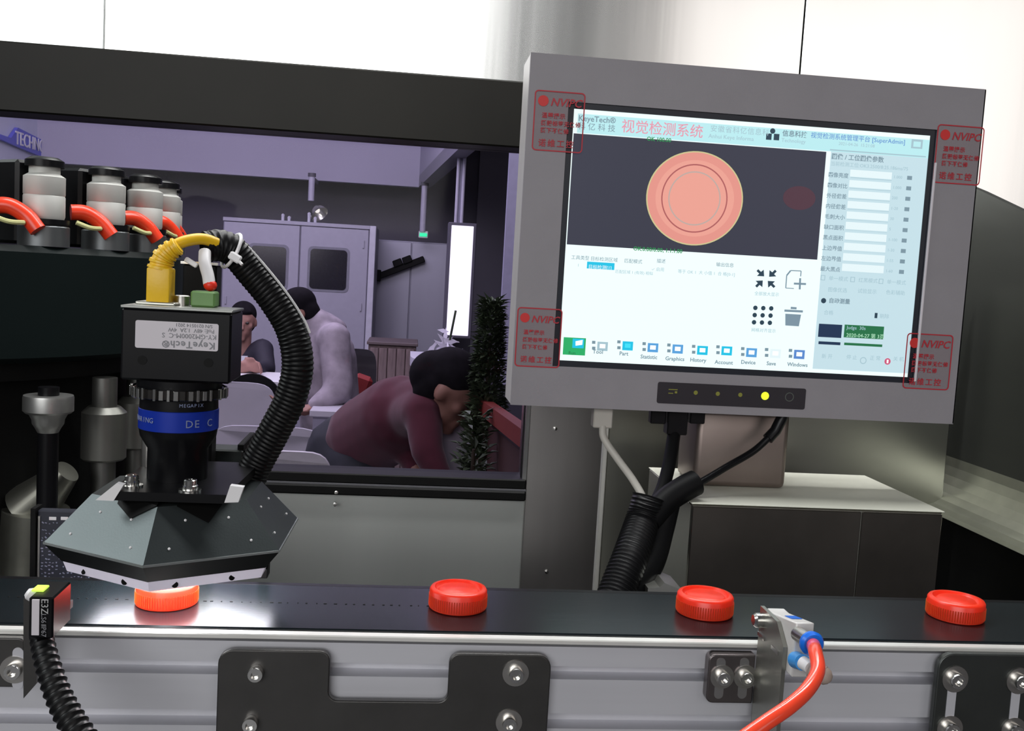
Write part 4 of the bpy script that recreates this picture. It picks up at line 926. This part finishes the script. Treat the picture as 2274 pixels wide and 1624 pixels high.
chair(atY(590, 990, 3.7).x, 3.7, ztop(580, 948, 3.7), .44, 'pale chair in front of it, rounded back beside the conduit, middle of three')
chair(atY(625, 1040, 3.0).x, 3.0, ztop(640, 1004, 3.0), .30, 'whitest chair back just above the window sill, nearest of three', mat('chair_white', (.80, .78, .80), .4))
dc = chair(atY(787, 850, 5.2).x, 5.2, ztop(790, 775, 5.2), .22, 'dark grey chair with red seat cushion behind the person in the hooded top', mat('chair_dark', (.04, .038, .045), .6), cat_group='dark chairs')
obj('cushion', MB().box((atY(797, 850, 5.15).x, 5.14, .80), (.10, .05, .20), .02, Matrix.Rotation(.3, 3, 'Y')), mat('cushion_red', (.28, .02, .02), .7), dc)
kc = thing('moulded_chair', 'black rounded chair back rising behind the farthest pale chair', 'chair', (atY(562, 840, 5.5).x, 5.5, 0), 'dark chairs')
p = atY(562, 842, 5.5)
obj('backrest', MB().lathe((p.x, 5.5, p.z-.14), [(0, 0), (.17, 0), (.17, .02), (0, .02)], 32, (0, -1, 0)), black_paint, kc)
obj('column', MB().cyl((p.x, 5.52, 0), (p.x, 5.52, p.z-.10), .02), black_paint, kc)
# tables
def table(x0, x1, y0, y1, z, label, m=white_pl):
    t = thing('table', label, 'table', ((x0+x1)/2, (y0+y1)/2, 0)); obj('tabletop', MB().bb((x0, y0, z-.03), (x1, y1, z), .004), m, t)
    for x in (x0+.05, x1-.05):
        for y in (y0+.05, y1-.05): obj('leg', MB().cyl((x, y, 0), (x, y, z-.03), .018, n=10), m, t)
    return t
zt = atY(560, 838, 5.6).z; table(atY(440, 838, 5.6).x, atY(640, 838, 5.6).x, 5.55, 6.0, zt-.01, 'white table in front of the seated man in a suit')
zt = atY(730, 905, 4.3).z; t4 = table(atY(688, 900, 4.2).x, atY(790, 900, 4.2).x, 4.2, 4.75, zt, 'lilac white table under the arm of the person in the hooded top', shell)
obj('modesty_panel', MB().bb((atY(690, 900, 4.2).x+.01, 4.21, .05), (atY(780, 900, 4.2).x, 4.23, zt-.03)), mat('panel_lilac_dark', (.26, .25, .31), .5), t4)
# reception desk with wood front and white counter
Y = 6.4; a = atY(818, 765, Y); b = atY(925, 765, Y)
ds = thing('wooden_cupboard', 'brown slatted wooden cupboard standing against the steel cabinet', 'cupboard', ((a.x+b.x)/2, Y+.2, 0))
wd_ = mat('brown_wood', (.20, .145, .14), .6, var=.25, vscale=14, stretch=(4, 1, .6))
obj('carcass', MB().bb((a.x, Y+.02, 0), (b.x, Y+.4, a.z), .004), wd_, ds)
obj('top_board', MB().bb((a.x-.01, Y-.005, a.z), (b.x+.01, Y+.41, a.z+.02), .003), mat('wood_edge', (.12, .09, .09), .5), ds)
n = 5
for k in range(n):
    xx = a.x+.01+(b.x-a.x-.02)*k/n; obj('slat', MB().bb((xx+.003, Y, .06), (xx+(b.x-a.x-.02)/n-.003, Y+.02, a.z-.02), .002), wd_, ds)
Y = 5.2; p0 = atY(912, 778, Y); p1 = atY(1010, 790, Y)
ct = thing('counter', 'white topped counter with a rounded front behind the bending person', 'counter', ((p0.x+p1.x)/2, Y, 0))
cxm = (p0.x+p1.x)/2; w2 = (p1.x-p0.x)/2
ptt = [Vector((cxm+w2*math.cos(math.radians(t)), Y+.25+.30*math.sin(math.radians(t)), p0.z-.10)) for t in range(180, 361, 15)]+[Vector((p1.x, Y+.55, p0.z-.10)), Vector((p0.x, Y+.55, p0.z-.10))]
obj('countertop', MB().prism(ptt, (0, 0, .05)), mat('counter_white', (.62, .60, .68), .45), ct)
ctz = p0.z-.0495
ptb = [Vector((cxm+(v.x-cxm)*.88, Y+.27+(v.y-Y-.27)*.86, 0)) for v in ptt]
obj('body', MB().prism(ptb, (0, 0, p0.z-.101)), mat('counter_dark', (.04, .03, .04), .6), ct)

# ------------------------------------------------------------------ plants
def leafy(name, label, cat, base, ztop_, rad, n, lm, stem_m, lsize=.05, droop=.3, seed=1, topr=.35):
    rs = random.Random(seed); t = thing(name, label, cat, base); b = Vector(base)
    obj('pot', MB().lathe(b, [(0, 0), (.12, 0), (.16, .28), (.165, .30), (.15, .30), (.14, .27), (0, .26)], 28), mat('pot_grey', (.15, .15, .16), .5), t)
    obj('stem', MB().cyl(b+Vector((0, 0, .26)), Vector((b.x, b.y, ztop_-.1)), .016, .005, 10), stem_m, t)
    m = MB()
    for i in range(n):
        h = rs.random(); z = .42+(ztop_-.42)*h; r = rad*(1-(1-topr)*h)*math.sqrt(rs.random()); a = rs.uniform(0, 2*PI)
        c = Vector((b.x+r*math.cos(a), b.y+r*math.sin(a), z)); L = lsize*rs.uniform(.6, 1.4); w = L*rs.uniform(.16, .3)
        d = Vector((math.cos(a+rs.uniform(-.8, .8)), math.sin(a+rs.uniform(-.8, .8)), rs.uniform(-droop, .9))).normalized(); s = d.cross(Vector((0, 0, 1))).normalized()
        u = s.cross(d)*L*.12
        m.b.faces.new([m.b.verts.new(v) for v in (c, c+d*L*.5+s*w+u, c+d*L, c+d*L*.5-s*w+u)])
    o = obj('foliage', m, lm, t, smooth=False, flip=False); o['kind'] = 'stuff'; return t
leaf_g = mat('leaf_dark_green', (.05, .075, .035), .55, var=.7, vscale=9)
p = atY(1080, 900, 2.9)
leafy('potted_plant', 'tall dark green potted plant beside the light box', 'plant', (p.x, 2.9, 0), atY(1078, 668, 2.9).z, .085, 5200, leaf_g, mat('stem_brown', (.05, .035, .02), .7), .028, seed=2, topr=.3)
p = atY(1062, 1000, 2.7)
leafy('potted_plant', 'low dark plant with loose leaves in front of the white stool', 'plant', (atY(1052, 1000, 2.62).x, 2.62, 0), atY(1040, 915, 2.62).z, .042, 420, leaf_g, mat('stem_brown', (.05, .035, .02), .7), .035, seed=4, topr=.8)
# white flowers on the counter
fb = thing('flower_bunch', 'white ribbon like flowers standing on the white counter', 'flowers', (atY(992, 800, 5.35).x, 5.35, p0.z-.05) if 0 else (atY(992, 800, 5.35).x, 5.35, ctz))
m = MB(); rs = random.Random(9)
for i in range(26):
    c = atY(rs.gauss(995, 16), rs.gauss(775, 17), 5.33+rs.uniform(-.05, .05)); d = Vector((rs.uniform(-1, 1), rs.uniform(-.3, .3), rs.uniform(-.6, 1))).normalized()*.05; s = d.cross(Vector((0, 1, 0))).normalized()*.012
    m.b.faces.new([m.b.verts.new(v) for v in (c-d, c+s, c+d, c-s)])
obj('petals', m, mat('petal_white', (.7, .68, .75), .5), fb, smooth=False, flip=False)
obj('stalk', MB().tube([Vector((atY(992, 800, 5.35).x, 5.35, ctz)), atY(994, 780, 5.34), atY(1012, 690, 5.3)], .006, 8), leaf_g, fb)
# white stool behind the plant
p = atY(1010, 1030, 3.0)
stl = thing('round_stool', 'round lilac white disc shaped stool behind the bending person', 'stool', (p.x, 3.05, 0))
obj('seat_back', MB().lathe((atY(1015, 985, 3.05).x, 3.05, atY(1015, 985, 3.05).z), [(0, 0), (.095, 0), (.10, .008), (.095, .016), (0, .016)], 36, (-.2, -1, .35)), shell, stl)
obj('pedestal', MB().cyl((atY(1015, 985, 3.05).x, 3.07, 0), (atY(1015, 985, 3.05).x, 3.07, atY(1015, 985, 3.05).z), .02), shell, stl)
# red shelf unit (angled)
def pA_(x, y, Y): return atY(x, y, Y)
Yn, Yf = 2.0, 3.0
rsf = thing('red_rack', 'dark red slanted rack at the right end of the window', 'rack', (.30, 2.5, 0))
redm = mat('rack_red', (.20, .025, .02), .5); redd = mat('rack_dark', (.06, .02, .02), .6)
n0 = atY(1172, 975, Yn); f0 = atY(1060, 890, Yf)
dirn = (Vector((n0.x, Yn, 0))-Vector((f0.x, Yf, 0)))
for (za, zb, nm) in ((f0.z-.035, n0.z-.03, 'top_rail'), (f0.z-.32, n0.z-.30, 'middle_rail'), (f0.z-.66, n0.z-.60, 'lower_rail')):
    obj(nm, MB().prism([Vector((f0.x, Yf, za)), Vector((n0.x, Yn, zb)), Vector((n0.x, Yn, zb+.04)), Vector((f0.x, Yf, za+.045))], (.03, 0, 0)), redm, rsf)
obj('post', MB().bb((n0.x-.004, Yn-.01, 0), (n0.x+.012, Yn+.02, n0.z), .002), mat('post_red', (.45, .02, .03), .5), rsf); obj('post', MB().bb((f0.x-.01, Yf-.01, 0), (f0.x+.02, Yf+.02, f0.z), .002), redm, rsf)
obj('side_board', MB().prism([Vector((f0.x+.02, Yf, 0)), Vector((n0.x+.02, Yn, 0)), Vector((n0.x+.02, Yn, n0.z-.05)), Vector((f0.x+.02, Yf, f0.z-.06))], (.012, 0, 0)), redd, rsf)
rs = random.Random(12)
for k in range(5):
    u = .15+.17*k; q = Vector((f0.x+(n0.x-f0.x)*u-.004, Yf+(Yn-Yf)*u, f0.z-.16-.06*(k % 3)))
    obj('knob', MB().ball(q, .012, 1), mat('knob_brown', (.25, .14, .12), .4), rsf)

# ------------------------------------------------------------------ people
skin = mat('skin', (.30, .15, .11), .55, var=.05); hair = mat('black_hair', (.008, .007, .009), .85, var=.3, spec=.1)
def soft(o, vox, sm=4):
    r = o.modifiers.new('join', 'REMESH'); r.mode = 'VOXEL'; r.voxel_size = vox; r.use_smooth_shade = True
    s = o.modifiers.new('smooth', 'SMOOTH'); s.factor = .6; s.iterations = sm; return o
def hand(mb, wrist, d, side, s=1.0):
    # palm, four unequal curled fingers and a side thumb
    d = Vector(d).normalized(); side = (Vector(side)-d*Vector(side).dot(d)).normalized(); nrm = d.cross(side)
    mb.cap(wrist, wrist+d*.045*s, .020*s, .026*s); mb.cap(wrist+d*.05*s-side*.015*s, wrist+d*.07*s-side*.02*s, .017*s, .014*s); mb.cap(wrist+d*.05*s+side*.015*s, wrist+d*.07*s+side*.02*s, .017*s, .014*s)
    for k, L in ((-1.5, .065), (-.5, .075), (.5, .070), (1.5, .055)):
        b = wrist+d*.075*s+side*k*.017*s; m_ = b+(d*.8+nrm*.35).normalized()*L*.5*s; e = m_+(d*.45+nrm*.8).normalized()*L*.5*s
        mb.cap(b, m_, .0085*s, .008*s); mb.cap(m_, e, .008*s, .0068*s)
    b = wrist+d*.02*s+side*.022*s; m_ = b+(d*.6+side*.8).normalized()*.035*s; mb.cap(b, m_, .011*s, .010*s); mb.cap(m_, m_+(d*.9+nrm*.3).normalized()*.028*s, .0095*s, .008*s)
def head(mb, c, fwd, up, s=1.0):
    fwd = Vector(fwd).normalized(); up = (Vector(up)-fwd*Vector(up).dot(fwd)).normalized(); rt = fwd.cross(up); M = Matrix((rt, fwd, up)).transposed()
    def L(x, y, z): return Vector(c)+M@Vector((x, y, z))*s
    mb.ball(L(0, -.01, .025), .1*s, 3, (.77, .95, .88), M); mb.ball(L(0, .03, -.035), .062*s, 3, (.86, .82, 1.1), M)
    mb.cap(L(0, .083, .012), L(0, .105, -.022), .009*s, .014*s)      # nose
    mb.cap(L(-.035, .070, .028), L(.035, .070, .028), .013*s, .013*s)   # brow
    mb.cap(L(-.018, .082, -.052), L(.018, .082, -.052), .0085*s, .0085*s); mb.cap(L(-.016, .079, -.064), L(.016, .079, -.064), .009*s, .009*s)  # lips
    mb.ball(L(0, .068, -.090), .022*s, 2); mb.ball(L(-.042, .055, -.012), .022*s, 2); mb.ball(L(.042, .055, -.012), .022*s, 2)
    for x in (-.077, .077): mb.ball(L(x, -.005, -.005), .028*s, 2, (.35, .7, 1.1), M)
    return L, M
def face_bits(parent, L, M, s=1.0, hm=None):
    e = MB()
    for x in (-.030, .030): e.ball(L(x, .079, .012), .011*s, 2, (1.1, .6, .7), M)
    obj('eyes', e, mat('eye_dark', (.02, .015, .012), .3), parent)
def hairpiece(parent, L, M, s, longer=False):
    h = MB(); h.ball(L(0, -.024, .050), .104*s, 3, (.80, .90, .80), M); h.ball(L(0, -.050, -.005), .085*s, 3, (.92, .72, 1.0), M); h.ball(L(0, .055, .078), .045*s, 2, (1.3, .6, .5), M)
    if longer: h.ball(L(0, -.075, .01), .075*s, 3)
    return soft(obj('hair', h, hair, parent), .007, 3)
V = Vector
def person(name_label, loc, body, head_c, fwd, up, vox=.009):
    p = thing('person', name_label, 'person', loc); return p

# 1. bending person in the dark red sweater
P1 = thing('person', 'person in a dark red sweater bending down over the rack', 'person', (.0, 3.2, 0))
hip = atY(775, 1010, 3.45); chest = atY(890, 925, 3.20); neck = atY(950, 893, 3.06); hc = atY(998, 872, 2.98)
sL = atY(940, 915, 2.97); sR = atY(905, 890, 3.32)
eL = atY(948, 1000, 2.90); wL = atY(985, 1075, 2.86); eR = atY(895, 985, 3.25); wR = atY(925, 1045, 3.10)
hL = hip+V((.05, -.12, -.02)); hR = hip+V((-.05, .12, -.02)); kL = V((hL.x+.10, hL.y-.04, .47)); kR = V((hR.x+.08, hR.y, .47)); aL = V((kL.x-.10, kL.y+.02, .09)); aR = V((kR.x-.14, kR.y, .09))
b = MB(); b.cap(hip, chest, .125, .125); b.cap(chest, neck, .12, .055); b.cap(neck, hc-V((.0, 0, .0)), .055, .055); b.ball(hip, .14)
for s_, e_, w_ in ((sL, eL, wL), (sR, eR, wR)):
    b.cap(chest, s_, .07, .055); b.cap(s_, e_, .050, .040); b.cap(e_, w_, .038, .024)
for h_, k_, a_ in ((hL, kL, aL), (hR, kR, aR)):
    b.cap(hip, h_, .11, .095); b.cap(h_, k_, .085, .055); b.cap(k_, a_, .054, .036); b.cap(a_, a_+V((.14, 0, -.045)), .038, .034)
hand(b, wL, (.5, -.1, -1), (0, -1, 0)); hand(b, wR, (.2, -.4, -.8), (1, 0, 0))
Lf, Mf = head(b, hc, (.80, -.30, -.62), (.62, -.15, .75), .98)
body = soft(obj('body', b, skin, P1), .009, 2)
hairpiece(P1, Lf, Mf, 1.0, True); face_bits(P1, Lf, Mf)
b = MB(); b.cap(hip.lerp(chest, .30)+V((.0, 0, .02)), chest, .135, .138); b.cap(chest, neck, .125, .072)
for s_, e_, w_ in ((sL, eL, wL), (sR, eR, wR)): b.cap(chest, s_, .085, .066); b.cap(s_, e_, .060, .050); b.cap(e_, w_.lerp(e_, .12), .050, .036)
soft(obj('sweater', b, mat('sweater_red', (.075, .008, .020), .9, sheen=.2, var=.1, bump=.2, bscale=200), P1), .012, 5)
b = MB(); b.ball(hip, .155); b.cap(hip, hL, .14, .118); b.cap(hip, hR, .14, .118)
for h_, k_, a_ in ((hL, kL, aL), (hR, kR, aR)): b.cap(h_, k_, .108, .078); b.cap(k_, a_, .076, .062)
soft(obj('trousers', b, mat('trousers_dark', (.022, .024, .032), .8, var=.1), P1), .012, 4)
for a_ in (aL, aR): obj('shoe', MB().ball(a_+V((.05, 0, -.045)), .06, 3, (2.0, .85, .7)), black_paint, P1)
tg = atY(782, 986, 3.27); obj('pocket_tag', MB().box(tg, (.042, .004, .014), .001, Matrix.Rotation(-.75, 3, 'Y')), white_pl, P1)

# 2. person in hooded top, seated side on
P2 = thing('person', 'person in a pale grey hooded top leaning over the table, face hidden by the conduit', 'person', (-.45, 4.7, 0))
Y2 = 4.65
hip = atY(735, 985, Y2+.1); chest = atY(722, 790, Y2); neck = atY(700, 725, Y2); hc = atY(662, 700, Y2-.02)
sL = atY(742, 752, Y2-.13); sR = atY(722, 750, Y2+.15); eL = atY(752, 868, Y2-.22); wL = atY(698, 905, Y2-.30); eR = atY(715, 860, Y2+.05); wR = atY(668, 885, Y2-.1)
kL = V((hip.x-.42, hip.y-.10, .50)); kR = V((hip.x-.42, hip.y+.12, .50)); aL = V((kL.x+.05, kL.y, .08)); aR = V((kR.x+.05, kR.y, .08))
b = MB(); b.cap(hip, chest, .12, .12); b.cap(chest, neck, .10, .05); b.cap(neck, hc, .05, .05)
for s_, e_, w_ in ((sL, eL, wL), (sR, eR, wR)): b.cap(chest, s_, .06, .05); b.cap(s_, e_, .036, .030); b.cap(e_, w_, .030, .022)
for k_, a_, dy in ((kL, aL, -.09), (kR, aR, .09)): b.cap(hip+V((0, dy, -.02)), k_, .085, .055); b.cap(k_, a_, .052, .035); b.cap(a_, a_+V((-.14, 0, -.04)), .036, .032)
hand(b, wL, (-1, -.2, -.35), (0, -1, 0)); hand(b, wR, (-1, -.2, -.3), (0, -1, 0))
Lf, Mf = head(b, hc, (-.85, -.2, -.48), (-.45, 0, .85), .92)
soft(obj('body', b, skin, P2), .010, 2); hairpiece(P2, Lf, Mf, .94); face_bits(P2, Lf, Mf, .92)
hood = mat('hoodie_grey', (.33, .29, .33), .85, var=.3, vscale=14, bump=.4, bscale=60)
b = MB(); b.cap(hip+V((0, 0, .05)), chest, .145, .145); b.cap(chest, neck, .135, .09); b.cap(neck+V((.03, -.04, .02)), neck+V((.10, 0, -.01)), .055, .05); b.cap(neck+V((.03, .05, .02)), neck+V((.10, .02, -.01)), .055, .05)
for s_, e_, w_ in ((sL, eL, wL), (sR, eR, wR)): b.cap(chest, s_, .09, .078); b.cap(s_, e_, .074, .066); b.cap(e_, w_.lerp(e_, .1), .064, .044); b.ball(e_.lerp(s_, .2), .072, 2)
soft(obj('hooded_top', b, hood, P2), .014, 4)
b = MB(); b.ball(hip, .15)
for k_, a_, dy in ((kL, aL, -.09), (kR, aR, .09)): b.cap(hip+V((0, dy, -.02)), k_, .105, .075); b.cap(k_, a_, .072, .056)
soft(obj('trousers', b, mat('trousers_dark', (.022, .024, .032), .8), P2), .014, 4)
for a_ in (aL, aR): obj('shoe', MB().ball(a_+V((-.05, 0, -.045)), .055, 3, (2.0, .85, .7)), black_paint, P2)

# 3. seated man in dark suit
P3 = thing('person', 'seated person in a dark suit and white shirt behind the white table', 'person', (-1.0, 6.2, 0))
Y3 = 6.25
hc = atY(540, 716, Y3); neck = hc+V((0, .02, -.15)); chest = neck+V((0, .04, -.20)); hip = V((chest.x, Y3+.12, .50))
sL = atY(582, 778, Y3); sR = V((2*chest.x-sL.x, Y3, sL.z)); eL = atY(592, 822, Y3-.12); wL = atY(566, 818, Y3-.34); eR = V((2*chest.x-eL.x, eL.y, eL.z)); wR = atY(548, 816, Y3-.36)
b = MB(); b.cap(hip, chest, .12, .13); b.cap(chest, neck, .09, .052); b.cap(neck, hc, .05, .055)
for s_, e_, w_ in ((sL, eL, wL), (sR, eR, wR)): b.cap(chest+V((0, 0, .06)), s_, .06, .05); b.cap(s_, e_, .046, .038); b.cap(e_, w_, .036, .026)
hand(b, wL, (-.8, -.5, .1), (0, -.3, 1), 1.1); hand(b, wR, (.8, -.5, .1), (0, -.3, 1), 1.1)
ks = []
for dx in (-.10, .10):
    k_ = V((hip.x+dx, Y3-.34, .52)); a_ = V((hip.x+dx, Y3-.32, .08)); ks.append((k_, a_, dx)); b.cap(hip+V((dx, 0, 0)), k_, .085, .055); b.cap(k_, a_, .052, .036); b.cap(a_, a_+V((0, -.14, -.04)), .036, .032)
Lf, Mf = head(b, hc, (.10, -1, -.15), (0, -.1, 1), .98)
soft(obj('body', b, mat('skin_light', (.36, .19, .15), .55), P3), .010, 2); hairpiece(P3, Lf, Mf, .97); face_bits(P3, Lf, Mf)
suit = mat('suit_navy', (.020, .018, .030), .75, var=.08)
b = MB(); b.cap(hip+V((0, 0, .03)), chest, .145, .150)
for s_, e_, w_ in ((sL, eL, wL), (sR, eR, wR)): b.cap(chest+V((0, 0, .05)), s_, .10, .075); b.cap(s_, e_, .070, .056); b.cap(e_, w_.lerp(e_, .15), .054, .040)
soft(obj('jacket', b, suit, P3), .012, 4)
b = MB().prism([chest+V((-.045, -.165, .15)), chest+V((.05, -.165, .15)), chest+V((.012, -.185, -.06)), chest+V((-.012, -.185, -.06))], (0, .02, 0))
obj('shirt', b, mat('shirt_white', (.7, .7, .75), .6), P3)
obj('necktie', MB().prism([chest+V((-.014, -.176, .12)), chest+V((.014, -.176, .12)), chest+V((.016, -.196, -.06)), chest+V((0, -.198, -.08)), chest+V((-.016, -.196, -.06))], (0, .008, 0)), black_paint, P3)
b = MB(); b.ball(hip, .15)
for k_, a_, dx in ks: b.cap(hip+V((dx, 0, 0)), k_, .10, .072); b.cap(k_, a_, .070, .055)
soft(obj('trousers', b, suit, P3), .014, 4)
for k_, a_, dx in ks: obj('shoe', MB().ball(a_+V((0, -.05, -.045)), .055, 3, (.85, 2.0, .7)), black_paint, P3)
st3 = thing('stool', 'plain dark seat under the person in the suit', 'stool', (hip.x, hip.y, 0)); obj('seat', MB().lathe((hip.x, hip.y, 0), [(0, .33), (.19, .33), (.20, .345), (.19, .36), (0, .36)], 28), black_paint, st3); obj('column', MB().cyl((hip.x, hip.y, 0), (hip.x, hip.y, .33), .03), black_paint, st3)
P2h = [o for o in bpy.data.objects if o.name == 'person.001'][0]

# ------------------------------------------------------------------ lettering becomes plain meshes
bpy.context.view_layer.update(); dg = bpy.context.evaluated_depsgraph_get()
for o in [o for o in bpy.data.objects if o.type == 'FONT']:
    me = bpy.data.meshes.new_from_object(o.evaluated_get(dg), depsgraph=dg)
    n = bpy.data.objects.new('printed_text' if o.name.startswith('caption') else 'engraved_letter', me); COL.objects.link(n)
    n.parent = o.parent; n.location = o.location; n.rotation_euler = o.rotation_euler
    bpy.data.objects.remove(o)

for o in bpy.data.objects:
    if o.type == 'MESH' and (o.name.startswith('mounting_plate') or o.name.startswith('tab_plate') or o.name.startswith('valve_block')):
        bv = o.modifiers.new('edge', 'BEVEL'); bv.width = .0007; bv.segments = 2; bv.limit_method = 'ANGLE'; bv.angle_limit = math.radians(50)
